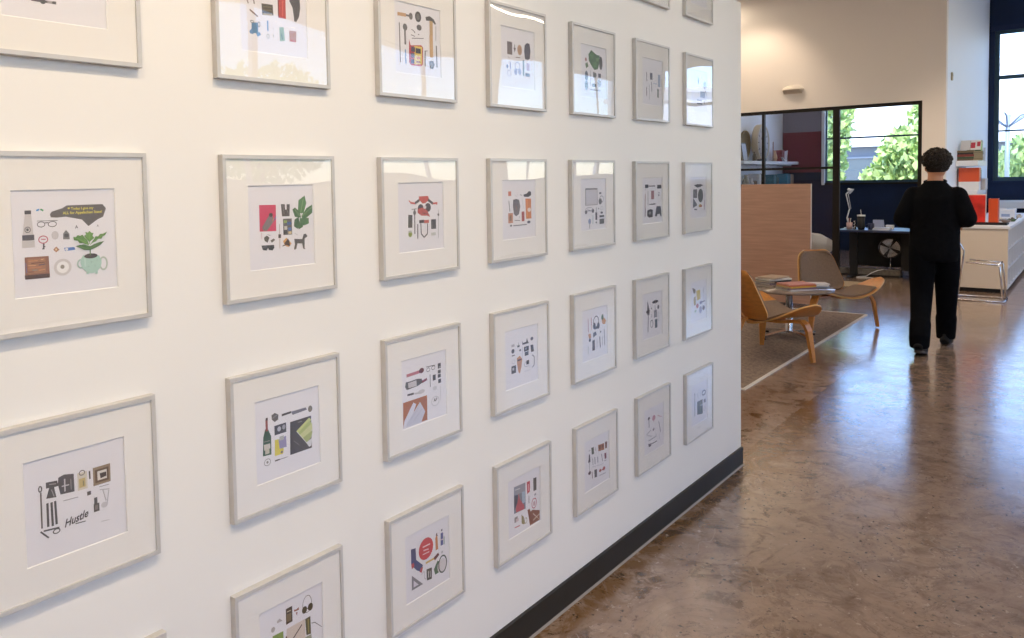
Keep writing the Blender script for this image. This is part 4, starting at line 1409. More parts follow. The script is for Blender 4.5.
MB().lathe([(.001,0),(.04,0),(.042,.1),(.038,.1),(.036,.006),(.001,.006)], 20).build('cup', hexm('#c9a9a4'), pc)
for k in range(3):
    MB().tube([(.01*(k-1), .008*k, .007), (.02*(k-1), .022*(k-1), .17)], .0045, 8).build('pen', hexm(('#d8d4d0', '#8a4a44', '#d0c8c8')[k]), pc)
nt_ = thing('figurine', (13.42, 2.905, ZD), 'small black and white spotted desk ornament beside the tumbler', 'ornament')
MB().lathe([(.001,0),(.024,0),(.018,.03),(.026,.055),(.016,.085),(.022,.11),(.012,.135),(.001,.14)], 14).build('body', M_black, nt_)
b = MB()
for k in range(5): b.sphere((-.02, .004*(-1)**k, .02+.025*k), .008, 8, 6)
b.build('spots', M_white, nt_)
tu = thing('tumbler', (13.4, 2.815, ZD), 'tall black tumbler with a white lid and straw on the desk', 'tumbler')
MB().lathe([(.001,0),(.042,0),(.05,.02),(.054,.20),(.001,.20)], 24).build('body', M_black, tu)
MB().lathe([(.001,.20),(.057,.20),(.057,.222),(.001,.226)], 24).build('lid', M_white, tu)
MB().tube([(0,.0,.226),(0,.008,.30)], .004, 8).build('straw', M_white, tu)
mg = thing('mug', (13.4, 2.68, ZD), 'dark blue mug with a pale handle right of the tumbler', 'mug')
MB().lathe([(.001,0),(.038,0),(.042,.01),(.042,.095),(.037,.095),(.036,.01),(.001,.008)], 24).build('body', hexm('#20294a'), mg)
MB().tube([(0,.041,.08),(0,.07,.075),(0,.072,.04),(0,.041,.025)], .006, 8).build('handle', hexm('#20294a'), mg)
tp = thing('tape_dispenser', (13.62, 2.62, ZD), 'pale blue slanted stand behind the dark mug', 'stand')
MB().prism([(-.05,0),(.05,0),(.05,.02),(-.03,.14),(-.05,.14)], -.07, .07).build('body', hexm('#a9b4d6'), tp)
pp = thing('paper_stack', (13.42, 2.53, ZD), 'low pile of white papers right of the dark mug', 'papers')
for k in range(3): MB().box((-.10, -.11, .012*k+.0003), (.10, .11, .012*k+.0115), M=Matrix.Rotation(.1*k-.1, 4, 'Z')).build('paper_bundle', hexm(('#cfd6e8', '#e6e9f0', '#b9c3dc')[k]), pp)
bx_ = thing('small_box', (13.62, 2.47, ZD), 'small white box behind the pile of papers', 'box')
MB().rbox((-.04, -.05, 0), (.04, .05, .05), .003).build('carton', M_white, bx_); MB().rbox((-.042, -.052, .0505), (.042, .052, .062), .003).build('lid', M_white, bx_)

# plinth box, fan, cables, mat
pl = thing('low_platform', (13.62, 2.76, 0), 'low grey box on the floor under the desk, under the fan', 'box')
MB().rbox((-.0, -.44, .022), (.14, .42, .11), .006).build('body', mat('grey_felt', '#6f6a63', .9, noise=(30, .2, (1,1,1))), pl)
MB().box((.01, -.42, 0), (.13, .40, .022)).build('foot_rail', M_black, pl)
fn = thing('fan', (13.69, 2.475, .1105), 'small metal fan with a round wire guard under the desk', 'fan')
MB().lathe([(.001,0),(.06,0),(.062,.008),(.02,.016),(.001,.016)], 24).build('base', M_steel, fn)
MB().tube([(0,0,.016),(.02,0,.08),(.03,0,.12)], .008, 8).tube([(.03,0,.12),(.03,0,.33)], .007, 8).build('stem', M_steel, fn)
MB().tube([(-.02,0,.33),(.06,0,.33)], [.03,.036], 16).build('motor', M_steel, fn)
R_ = Matrix.Translation((-.03, 0, .33)) @ Matrix.Rotation(-PI/2, 4, 'Y')
cg = MB()
for k in range(28):
    a = 2*PI*k/28; c_, s_ = math.cos(a), math.sin(a)
    cg.tube([(.02*c_, .02*s_, .035), (.09*c_, .09*s_, .03), (.15*c_, .15*s_, 0), (.09*c_, .09*s_, -.04), (.03*c_, .03*s_, -.045)], .0012, 4, M=R_)
for rr, zz in ((.15, 0), (.09, .03), (.02, .035)): cg.tube([(rr*math.cos(2*PI*k/32), rr*math.sin(2*PI*k/32), zz) for k in range(32)], .0022, 6, closed=True, M=R_)
cg.build('guard', M_steel, fn)
for k in range(4):
    a = k*PI/2+.3
    bl = sheet(lambda u, v: Vector(((.02+.115*u)*math.cos(a+(v-.5)*(1.0+.2*u)), (.02+.115*u)*math.sin(a+(v-.5)*(1.0+.2*u)), .012*(v-.5)*2)), 6, 6, .0015)
    bl.v = [tuple(R_ @ Vector(p)) for p in bl.v]; bl.build('blade', mat('fan_blade', '#c3c3c6', .3, .6), fn)
cb = MB().tube([(13.61, 2.55, .1155), (13.58, 2.62, .10), (13.55, 2.70, .06), (13.5, 2.76, .012), (13.42, 2.84, .008), (13.34, 2.86, .008), (13.28, 2.80, .008), (13.36, 2.70, .008), (13.30, 2.60, .008), (13.38, 2.52, .008)], .006, 6)
tag(cb.build('power_cable', M_white), 'white power cable looping over the floor under the desk', 'cable')
mt_ = thing('floor_mat', (12.45, 2.85, 0), 'tan mat lying on the floor before the office glass', 'mat')
MB().rbox((-.28, -.35, .0005), (.28, .35, .014), .003).build('pile', mat('tan_mat', '#9c8a70', .95, noise=(60, .2, (1,1,1))), mt_)

# cream bucket chair behind the glass
sc_ = thing('bucket_chair', (13.35, 3.33, 0), 'cream plastic bucket chair behind the glass, beside the wooden panel', 'chair', face(.35, -.93))
def bucket(u, v):
    a = (u*2-1)
    ang = a*1.9
    k = v
    top = .42 + .36*math.exp(-(a/.55)**2) + .16*math.exp(-((abs(a)-.8)/.35)**2)
    r = .06+.20*min(1, k*1.25)+.03*k
    z = .385 + (top-.385)*max(0, (k-.45)/.55)**1.25
    return (r*1.12*math.sin(ang), -r*math.cos(ang)+.02, z)
sh = sheet(bucket, 36, 14, .008)
sh.lathe([(.001,.378),(.10,.378),(.10,.386),(.001,.386)], 20)
sh.build('shell', mat('cream_plastic', '#f3eedd', .4), sc_)
for sx in (-1, 1):
    for sy in (-1, 1): MB().tube([(sx*.07, sy*.07, .378), (sx*.20, sy*.19, .0)], [.009, .007], 8).build('leg', M_chrome, sc_)
MB().tube([(-.12,-.12,.25),(.12,.12,.25)], .004, 6).tube([(.12,-.12,.26),(-.12,.12,.26)], .004, 6).build('brace', M_chrome, sc_)

# ---- shelves on the office side wall
def shelf_board(name, x0, x1, z0, z1, lab):
    t = thing(name, ((x0+x1)/2, 5.298, z0), lab, 'shelf'); L_ = (x1-x0)/2
    MB().rbox((-L_, -.34, 0), (L_, 0, z1-z0), .003).build('board', M_white, t)
    b = MB()
    for xx in (-L_+.3, 0, L_-.3): b.box((xx-.012, -.28, -.03), (xx+.012, 0, -.0005))
    b.build('bracket', M_whiteframe, t)
    return t
shelf_board('wall_shelf', 14.6, 17.9, 1.79, 1.85, 'white upper shelf behind the glass, carrying the round clock')
shelf_board('wall_shelf', 14.6, 17.9, 1.27, 1.31, 'white lower shelf behind the glass, with teal and blue books')
ZS, ZL = 1.8505, 1.3105
ck = thing('clock', (15.92, 5.10, ZS), 'big round white clock with dark marks standing on the upper shelf', 'clock')
RC = Matrix.Translation((0, 0, .355)) @ Matrix.Rotation(PI/2, 4, 'X')
MB().lathe([(.001,-.06),(.35,-.06),(.355,-.05),(.355,.05),(.34,.06),(.325,.06),(.325,.045),(.001,.045)], 48, M=RC).build('case', hexm('#c9bda8', .4), ck)
MB().lathe([(.001,.0455),(.324,.0455),(.324,.047),(.001,.047)], 48, M=RC).build('face', hexm('#b9b9bd', .5), ck)
b = MB()
for k in range(12):
    a = k*PI/6; b.box((-.008, .22, .0475), (.008, .29, .0485), M=RC @ Matrix.Rotation(a, 4, 'Z'))
b.build('hour_marks', M_black, ck)
MB().box((-.008, -.03, .0490), (.008, .16, .0505), M=RC @ Matrix.Rotation(.9, 4, 'Z')).box((-.006, -.03, .0510), (.006, .24, .0525), M=RC @ Matrix.Rotation(-.4, 4, 'Z')).build('hands', M_black, ck)
MB().box((-.16,-.06,0),(-.08,.06,.06)).box((.08,-.06,0),(.16,.06,.06)).build('foot', M_black, ck)
ty = thing('round_tray', (15.40, 5.215, ZS), 'tan woven round tray leaning on the wall left of the clock', 'tray')
RT = Matrix.Translation((0, .03, .292)) @ Matrix.Rotation(PI/2+.06, 4, 'X')
MB().lathe([(.001,-.015),(.27,-.015),(.29,.0),(.29,.03),(.275,.03),(.265,.0),(.001,.0)], 40, M=RT).build('tray', hexm('#8a7a5c', .8), ty)
MB().tube([(.284*math.cos(2*PI*k/40), .284*math.sin(2*PI*k/40), .031) for k in range(40)], .006, 6, closed=True, M=RT).build('rim', hexm('#a8946c', .8), ty)
pfm = thing('photo_frame', (15.05, 5.08, ZS), 'small leaning photo frame at the left end of the upper shelf', 'picture frame')
RF = Matrix.Rotation(-.15, 4, 'X')
MB().box((-.13, 0, 0), (.13, .012, .015), M=RF).box((-.13, 0, .325), (.13, .012, .34), M=RF).box((-.13, 0, .015), (-.115, .012, .325), M=RF).box((.115, 0, .015), (.13, .012, .325), M=RF).build('frame', hexm('#4c4c50'), pfm)
MB().box((-.115, .003, .015), (.115, .009, .325), M=RF).build('picture', hexm('#b4bccb'), pfm)
def bottle(x, y, z, h, r, col, label, name='bottle', cat='bottle', group=None):
    t = thing(name, (x, y, z), label, cat, 0, group)
    MB().lathe([(.001,0),(r,0),(r,h*.55),(r*.9,h*.63),(r*.38,h*.76),(r*.38,h*.9),(.001,h*.9)], 16).build('body', hexm(col, .3), t)
    MB().lathe([(.001,h*.9),(r*.44,h*.9),(r*.44,h),(.001,h)], 12).build('cap', hexm('#3a3230'), t)
bottle(15.22, 4.99, ZS, .17, .035, '#6d604c', 'brown bottle between the photo frame and the clock')
bottle(15.32, 5.0, ZS, .13, .03, '#7c6a50', 'shorter tan bottle touching the round tray on the upper shelf')
def vase(x, y, z, h, r, col, label, group=None, name='vase', cat='vase'):
    t = thing(name, (x, y, z), label, cat, 0, group)
    MB().lathe([(.001,0),(r*.6,0),(r,h*.3),(r*.9,h*.55),(r*.45,h*.85),(r*.55,h),(r*.45,h),(r*.35,h*.86),(.001,h*.8)], 20).build('body', hexm(col, .4), t)
    MB().tube([(r*.52*math.cos(2*PI*k/16), r*.52*math.sin(2*PI*k/16), h) for k in range(16)], r*.06, 6, closed=True).build('rim', hexm(col, .3), t)
cd = thing('candle', (16.62, 5.08, ZS), 'tall pinkish candle standing right of the clock', 'candle')
MB().lathe([(.001,0),(.045,0),(.045,.012),(.014,.03),(.016,.06),(.001,.06)], 16).build('holder', hexm('#8c7464'), cd)
MB().lathe([(.001,.06),(.013,.06),(.010,.38),(.001,.40)], 12).build('wax', hexm('#b58f84'), cd)
vase(16.85, 5.12, ZS, .22, .05, '#c9a27c', 'small tan vase between the candle and the red box')
rb = thing('gift_box', (17.2, 5.14, ZS), 'dark red box behind the white open book on the upper shelf', 'box')
MB().rbox((-.09,-.08,0),(.09,.08,.20), .004).build('carton', hexm('#7c2632'), rb); MB().rbox((-.092,-.082,.2005),(.092,.082,.235), .004).build('lid', hexm('#8c3040'), rb)
wb_ = thing('picture_card', (17.55, 5.12, ZS), 'pale grey card standing at the right end of the upper shelf', 'card')
MB().box((-.10,-.004,0),(.10,.004,.23), M=Matrix.Rotation(.12, 4, 'X') @ Matrix.Rotation(-.15, 4, 'Y')).build('card', hexm('#c9cbd4'), wb_)
MB().box((-.01,-.06,0),(.01,.01,.008)).build('easel', hexm('#c9cbd4'), wb_)
ob = thing('open_book', (17.02, 4.99, ZS), 'white open book lying propped near the right end of the upper shelf', 'book')
MB().box((-.16,-.02,0),(0,.02,.012), M=Matrix.Rotation(.5, 4, 'Y') ).box((0,-.02,0),(.16,.02,.012), M=Matrix.Rotation(-.12, 4, 'Y')).build('pages', M_white, ob)
ob.location.z += .0
MB().box((-.165,-.022,-.003),(0,.022,-.0005), M=Matrix.Rotation(.5, 4, 'Y')).build('cover', hexm('#b9bcc6'), ob)
def jar(x, y, z, h, r, col, lab):
    t = thing('jar', (x, y, z), lab, 'jar')
    MB().lathe([(.001,0),(r,0),(r*1.03,h*.1),(r,h*.82),(r*.8,h*.88),(.001,h*.88)], 18).build('body', hexm(col, .3), t)
    MB().lathe([(.001,h*.88),(r*.86,h*.88),(r*.86,h),(.001,h)], 18).build('lid', hexm('#c8c8cc', .3), t)
vase(14.95, 5.05, ZL, .28, .07, '#7f8078', 'grey-green vase at the left end of the lower shelf')
vase(15.13, 5.02, ZL, .22, .06, '#b4b6ba', 'pale grey vase second from the left on the lower shelf')
jar(15.28, 5.0, ZL, .19, .045, '#6f6257', 'brown jar beside the white books on the lower shelf')
gl_ = 'books standing on the lower office shelf'
for i, (x, t_, h, col, nm) in enumerate([(15.42,.05,.30,'#d5d7dc','white'),(15.5,.04,.29,'#e4e4e6','paler white'),(15.60,.05,.30,'#27314f','navy'),(15.69,.045,.30,'#c6cad4','light grey'),
      (16.3,.05,.28,'#27697c','teal'),(16.38,.05,.26,'#3c7f94','lighter teal'),(16.47,.045,.28,'#23566a','deep teal'),(16.57,.05,.22,'#3c4c58','slate'),
      (17.15,.06,.29,'#2a7490','bright teal'),(17.24,.06,.29,'#2a6c86','teal blue'),(17.33,.05,.28,'#25607a','dark teal blue'),(17.45,.05,.28,'#9a7f66','tan'),(17.54,.05,.27,'#7a6250','brown')]):
    book('book', (x, 5.06, ZL), (.20, h, t_), 0, col, '%s book standing on the lower shelf, %s' % (nm, 'left of the slim glazing bar' if x < 16 else ('in the middle group' if x < 17 else 'in the right-hand group')), group=gl_, upright=True)
# maroon pinboard on the far wall
pb = thing('pinboard', (XO-.021, 4.91, 1.62), 'large dark red pinboard on the far office wall beside the window', 'board')
MB().rbox((-.02, -.37, 0), (0, .37, .85), .003).build('panel', mat('maroon_felt', '#6e2438', .9), pb)
MB().box((-.024,-.385,-.012),(0,-.3705,.862)).box((-.024,.3705,-.012),(0,.385,.862)).build('edge', hexm('#4c1c2a'), pb)
# ------------------------------------------------------------ cream cabinet with cubby holes
kb = thing('storage_cabinet', (14.5, 1.225, 0), 'long low cream cabinet with a white top and open cubby side', 'cabinet')
XA, XZ, YA, YZ = -2.0, 2.0, -.285, .30
MB().rbox((XA-.02, YA-.02, .832), (XZ, YZ, .867), .003).build('worktop', M_white, kb)
MB().box((XA+.03, YA+.05, 0), (XZ-.02, YZ-.02, .055)).build('plinth', M_black, kb)
cs = MB(); cs.box((XA, YA+.001, .055), (XA+.02, YZ, .832))            # end panel facing the walkway
cs.build('end_panel', M_cream, kb)
ca = MB(); ca.box((XA+.02, YA+.34, .055), (XZ, YA+.352, .832)); ca.box((XA+.02, YA, .055), (XZ, YA+.34, .075)); ca.box((XA+.02, YA, .814), (XZ, YA+.34, .832))
for z in (.318, .567): ca.box((XA+.02, YA, z-.008), (XZ, YA+.34, z+.008))
n = 10
for k in range(n+1):
    x = XA+.02 + (XZ-XA-.036)*k/n
    for z0_, z1_ in ((.075,.31),(.326,.559),(.575,.814)): ca.box((x, YA, z0_), (x+.016, YA+.34, z1_))
ca.build('cubby_carcass', M_white, kb)
MB().box((XA+.02, YA+.352, .055), (XZ, YZ, .832)).build('rear_body', M_cream, kb)
cell = (XZ-XA-.036)/n
gi = 'white magazine files in the cubby holes'
names_row = {0: 'bottom', 1: 'middle', 2: 'top'}
proto = None
for r_, z0_ in enumerate((.0755, .3265, .5755)):
    for k in range(6):
        cxp = 14.5 + XA+.02+.016 + cell*k + .06
        for q in range(2):
            lab = 'white magazine file in the %s row of cubbies, %s' % (names_row[r_], ('nearest the walkway', 'second hole from the walkway', 'third hole from the walkway', 'fourth hole from the walkway', 'fifth hole from the walkway', 'sixth hole from the walkway')[k])
            lab = lab[:-0] if False else lab + (', left one' if q == 0 else ', right one')
            loc_ = (cxp+.125*q, .94+.02, z0_)
            if proto is None:
                proto = thing('magazine_file', loc_, lab, 'magazine file', 0, gi)
                fb = MB(); t_ = .003
                fb.box((-.045, 0, 0), (.045, .25, t_)); fb.box((-.045, 0, t_), (.045, t_, .13)); fb.box((-.045, .25-t_, t_), (.045, .25, .215))
                for sx in (-.045, .045-t_):
                    fb.add([(sx,t_,t_),(sx+t_,t_,t_),(sx+t_,.247,t_),(sx,.247,t_),(sx,t_,.13),(sx+t_,t_,.13),(sx+t_,.247,.215),(sx,.247,.215)], [(3,2,1,0),(4,5,6,7),(0,1,5,4),(1,2,6,5),(2,3,7,6),(3,0,4,7)])
                fb.build('box', M_white, proto)
                MB().box((-.038, .02, .0035), (.038, .24, .11)).build('papers', hexm('#cfd0d6'), proto)
            else:
                c_ = copy_tree(proto); c_.location = loc_; c_['label'] = lab
ZK = .8675
tr_ = thing('tray', (12.86, 1.18, ZK), 'flat black tray lying at the front of the cabinet top', 'tray')
MB().rbox((-.14,-.21,0),(.14,.21,.008), .003).box((-.14,-.21,.008),(-.132,.21,.022)).box((.132,-.21,.008),(.14,.21,.022)).box((-.132,-.21,.008),(.132,-.202,.022)).box((-.132,.202,.008),(.132,.21,.022)).build('tray', M_black, tr_)
# red catalogue boards standing on the cabinet
RL = Matrix.Rotation(.07, 4, 'Y')
rc = thing('display_book', (13.12, 1.37, ZK), 'tall red-covered book standing upright behind the black tray', 'book')
MB().box((0,-.125,0),(.005,.14,.385), M=RL).build('cover', mat('red_gloss_cover', '#d8362c', .3, noise=(6, .35, (1,1,1))), rc)
MB().box((.0055,-.132,.002),(.030,.135,.40), M=RL).build('pages', hexm('#ded9d2'), rc)
MB().box((.0305,-.132,0),(.035,.14,.402), M=RL).build('back_cover', hexm('#8f8a86'), rc)
rc2 = thing('display_book', (13.2, 1.165, ZK), 'orange-spined book standing right of the tall red book', 'book')
MB().box((0,-.055,0),(.20,-.050,.335)).box((0,-.05,0),(.005,.045,.335)).box((0,.045,0),(.20,.05,.335)).build('cover', hexm('#d9552c', .35), rc2)
MB().box((.0055,-.0495,.003),(.195,.0445,.33)).build('pages', hexm('#b9b2ae'), rc2)
wx = thing('carton', (14.15, 1.10, ZK), 'white box beyond the orange book on the cabinet top', 'box')
MB().rbox((-.12,-.12,0),(.12,.10,.135), .003).build('body', hexm('#d9e2f2'), wx); MB().rbox((-.122,-.122,.1355),(.122,.102,.16), .003).build('lid', hexm('#e4eaf5'), wx)
MB().box((-.1215,-.06,.05),(-.1205,.04,.09)).build('sticker', hexm('#8fa3cc'), wx)
jr = random.Random(11)
cols = [('#8c7a6c','brown'),('#c9bba9','beige'),('#4d6b48','green'),('#9aa0a8','grey'),('#b09a86','tan'),('#5c5550','charcoal'),('#d5cbbf','cream'),('#3f6b55','dark green')]
spots_ = [(13.45,1.04),(13.55,1.18),(13.72,1.0),(13.8,1.14),(14.4,1.02),(14.62,1.12),(14.85,1.0),(15.1,1.08)]
wh_ = ['nearest the walkway','second from the walkway','third from the walkway','just before the white box','just beyond the white box','sixth from the walkway','seventh from the walkway','farthest from the walkway']
for (cx_, cy_), (co_, nm), w_ in zip(spots_, cols, wh_):
    t = thing('sample_dish', (cx_, cy_, ZK), 'small %s dish on the cabinet top, %s' % (nm, w_), 'dish', jr.random()*3, 'small dishes of samples on the cabinet')
    MB().lathe([(.001,0),(.04,0),(.062,.03),(.058,.032),(.038,.006),(.001,.006)], 18).build('dish', hexm(co_, .5), t)
    b = MB()
    for k in range(7): b.sphere((jr.uniform(-.025,.025), jr.uniform(-.025,.025), .024+jr.random()*.022), (.018,.016,.013), 8, 6)
    b.build('pieces', hexm(cols[(cols.index((co_, nm))+3) % 8][0], .7), t)

# white bench under the big window
wbn = thing('window_bench', (17.5, -.9, 0), 'white bench top running under the big right-hand window', 'bench')
MB().rbox((-.42,-2.4,.92),(.42,2.45,1.04), .004).build('top', M_white, wbn)
for yy in (-2.3, 0, 2.3): MB().box((-.35,yy-.03,0),(.38,yy+.03,.92)).build('leg', M_whiteframe, wbn)

# floating shelves on the wing wall
def wing_shelf(z0, z1, lab):
    t = thing('floating_shelf', (14.45, YG-.001, z0), lab, 'shelf')
    MB().rbox((-.55,-.27,0),(.57,0,z1-z0), .004).build('board', M_white, t)
    MB().box((-.5,-.012,-.05),(-.47,0,-.0005)).box((.47,-.012,-.05),(.5,0,-.0005)).build('bracket', M_whiteframe, t)
wing_shelf(1.655, 1.735, 'upper white floating shelf holding stacked books, above the orange box')
wing_shelf(1.245, 1.295, 'lower white floating shelf holding the orange and white box')
ZU, ZB = 1.7355, 1.2955
gs = 'flat book stacks on the upper wing shelf'
ph = [('#6d5a48','brown'),('#3f5a3c','green'),('#8a3f36','red'),('#2f2b2a','black'),('#7c6a4c','olive'),('#b8a890','tan')]
ordn = ['at the bottom','second from the bottom','third from the bottom','fourth from the bottom','on top','topmost']
z = ZU
for i, t_ in enumerate((.03,.028,.034,.026,.03)):
    c_, nm = ph[i]; book('book', (14.12+.01*(i % 2), 1.592, z), (.13, .22, t_), PI/2*0+.05*(i % 3-1), c_, '%s book %s of the stack beside the wall on the upper shelf' % (nm, ordn[i]), '#b8a98c', gs); z += t_+.0004
zA = z
z = ZU
for i, t_ in enumerate((.026,.03,.03,.028,.024)):
    c_, nm = ph[(i+3) % 6]; book('book', (14.10+.012*(i % 2), 1.485, z), (.075, .22, t_), .04*(i % 3-1)+PI, c_, '%s book %s of the stack next to the green books' % (nm, ordn[i]), '#a89a7c', gs); z += t_+.0004
# open magazine propped on the stacks
mgz = thing('magazine', (14.08, 1.53, max(z, zA)+.004), 'open red and white magazine propped on top of the book stacks', 'magazine')
TM = Matrix.Rotation(-1.0, 4, 'Y')
MB().box((0,-.13,0),(.17,-.002,.004), M=TM).build('page', hexm('#e6e1dc'), mgz)
MB().box((0,.002,0),(.17,.12,.004), M=TM).build('page', hexm('#d5d0cc'), mgz)
MB().box((.03,-.06,.0045),(.13,-.005,.005), M=TM).box((.06,-.12,.0045),(.14,-.08,.005), M=TM).build('print', hexm('#c23b48'), mgz)
gg = 'upright books on the upper wing shelf'
for i, (c_, nm, t_, h) in enumerate([('#3c5a34','dark green',.035,.24),('#7fae3c','bright green',.05,.28),('#8fbf4a','lime green',.05,.28),('#2f4a2c','deep green',.04,.30),('#d9dde4','white',.05,.31),('#c9a9a4','pinkish',.03,.29),('#e6e8ee','pale white',.06,.30)]):
    x = 14.30+[0,.045,.10,.15,.20,.245,.295][i]
    book('book', (x, 1.505, ZU), (.17, h, min(t_,.043)), 0, c_, '%s book standing upright on the upper shelf' % nm, group=gg, upright=True)
be = thing('bookend', (14.85, 1.50, ZU), 'white wire bookend holding the upright books', 'bookend')
MB().box((-.055,-.09,0),(.06,.09,.003)).box((-.058,-.09,.003),(-.055,.09,.20)).build('plate', M_whiteframe, be)
bf = thing('box_file', (14.12, 1.535, ZB), 'orange and white box file facing out on the lower shelf', 'box file')
MB().rbox((-.10,-.125,0),(.10,.125,.13), .003).build('base', M_white, bf)
MB().rbox((-.10,-.125,.1305),(.10,.125,.335), .003).build('cover', hexm('#df5a32', .35), bf)
for i, (c_, nm, h) in enumerate([('#e0dcd8','cream',.33),('#8a3a3c','maroon',.33),('#5c5a64','grey',.30)]):
    book('book', (14.27+.042*i, 1.50, ZB), (.17, h, .036), 0, c_, '%s book standing right of the orange box on the lower shelf' % nm, group='upright books on the lower wing shelf', upright=True)
sb = thing('carton', (14.66, 1.50, ZB), 'grey-white small carton on the lower shelf right of the upright books', 'box')
MB().rbox((-.14,-.12,0),(.14,.12,.145), .003).build('body', hexm('#c9c5c8'), sb); MB().rbox((-.142,-.122,.1455),(.142,.122,.17), .003).build('lid', hexm('#d8d5d8'), sb)
pj = thing('jar', (14.92, 1.46, ZB), 'small pink jar at the far end of the lower shelf', 'jar')
MB().lathe([(.001,0),(.045,0),(.048,.09),(.03,.10),(.001,.10)], 16).build('body', hexm('#c98a86'), pj); MB().lathe([(.001,.1005),(.035,.1005),(.035,.12),(.001,.12)], 16).build('lid', hexm('#b8605c'), pj)

# thermostat and wall luminaire
th_ = thing('thermostat', (13.35, YG-.0005, 2.86), 'tiny beige wall control high on the pale blue wall', 'thermostat')
MB().rbox((-.035,-.022,0),(.035,0,.11), .004).build('body', hexm('#b9ad93'), th_); MB().box((-.02,-.0235,.06),(.02,-.0222,.09)).build('screen', hexm('#77705f'), th_)
wl = thing('wall_light', (XB-.0005, 3.655, 2.82), 'small cream dome fitting on the beige wall above the office', 'wall light')
dm = MB(); n = 18; vs = []; fs = []
for i in range(9):
    t_ = i/8; r_ = math.sin(math.acos(min(1, t_))) if t_ < 1 else 0
    for k in range(n+1):
        a = PI*k/n; vs.append((-.12*math.sin(a)*max(r_, .02), .155*math.cos(a)*max(r_, .02), .045+.075*t_))
for i in range(8):
    for k in range(n): fs.append((i*(n+1)+k, i*(n+1)+k+1, (i+1)*(n+1)+k+1, (i+1)*(n+1)+k))
fs.append(tuple(range(n+1))); dm.add(vs, fs, 0, True)
dm.build('cover', hexm('#e6ddd0', .5), wl)
MB().box((-.012,-.13,-.01),(0,.13,.045)).add([(-.012,-.13,.0),(-.10,-.12,.0445),(-.10,.12,.0445),(-.012,.13,.0),(-.012,-.13,.0445),(-.012,.13,.0445)], [(0,1,2,3),(1,4,5,2),(0,4,1),(3,2,5),(0,3,5,4)]).build('back_plate', hexm('#cdbfae', .6), wl)

# chrome stool with a projecting footrest
st = thing('chrome_stool', (11.8, 1.15, 0), 'chrome tube stool with a low footrest bar by the cream cabinet', 'stool')
T = .011
MB().tube([(-.2,-.25,T),(.2,-.25,T),(.2,.27,T),(-.2,.27,T)], T, 10, closed=True).build('base_frame', M_chrome, st)
for sx in (-.2, .2):
    MB().tube([(sx,-.235,2*T),(sx*.98,-.20,.43),(sx*.96,-.185,.45)], T, 10).tube([(sx*.96,-.185,.45),(sx*.96,.14,.47)], T, 10).build('footrest_side', M_chrome, st)
    MB().tube([(sx,.26,2*T),(sx*.95,.20,.58),(sx*.9,.25,.68),(sx*.85,.30,.74)], T, 10).build('leg', M_chrome, st)
MB().tube([(-.19,-.185,.455),(.19,-.185,.455)], .017, 10).build('footrest', M_chrome, st)
MB().rbox((-.19,.26,.742),(.19,.60,.765), .01).build('seat', M_walnut, st)

# ------------------------------------------------------------ outside
grm = mat('paving', '#b9b3a8', .9, noise=(.8, .1, (1,1,1)))
struct('ground', MB().box((XO+.32, -60, -.35), (90, 60, -.15)).box((-60, -60, -.35), (XO+.32, -6.32, -.15)), grm)
bd = thing('office_building', (46, 5, -.15), 'long white flat-roofed building beyond the trees, seen through the windows', 'building')
MB().box((0,-26,3.1),(10,24,6.7)).build('upper_wall', mat('white_render', '#eef1f6', .8), bd)
MB().box((.6,-26,0),(10,24,3.1)).build('lower_wall', mat('grey_blue_cladding', '#6d7682', .7), bd)
MB().rbox((-.3,-26.3,6.7),(10,24.3,6.95), .02).build('roof_edge', mat('white_render', '#eef1f6', .8), bd)
for k in range(12):
    y = -24+4*k
    wf = MB().box((.5,y,.9),(.6,y+2.6,.98)).box((.5,y,2.5),(.6,y+2.6,2.58)).box((.5,y,.98),(.6,y+.08,2.5)).box((.5,y+2.52,.98),(.6,y+2.6,2.5)).build('window_frame', hexm('#8a929c'), bd)
    MB().box((.55,y+.08,.98),(.58,y+2.52,2.5)).build('pane', hexm('#3f5564', .1), wf)
M_leaf = mat('leaf_green', '#bcd488', .5, noise=(1.5, .3, (1,1,1)))
M_leaf2 = mat('leaf_dark_green', '#b0cc8c', .5, noise=(1.5, .3, (1,1,1)))
M_bark = mat('bark', '#6d5a48', .9, noise=(8, .3, (1,1,.2)))
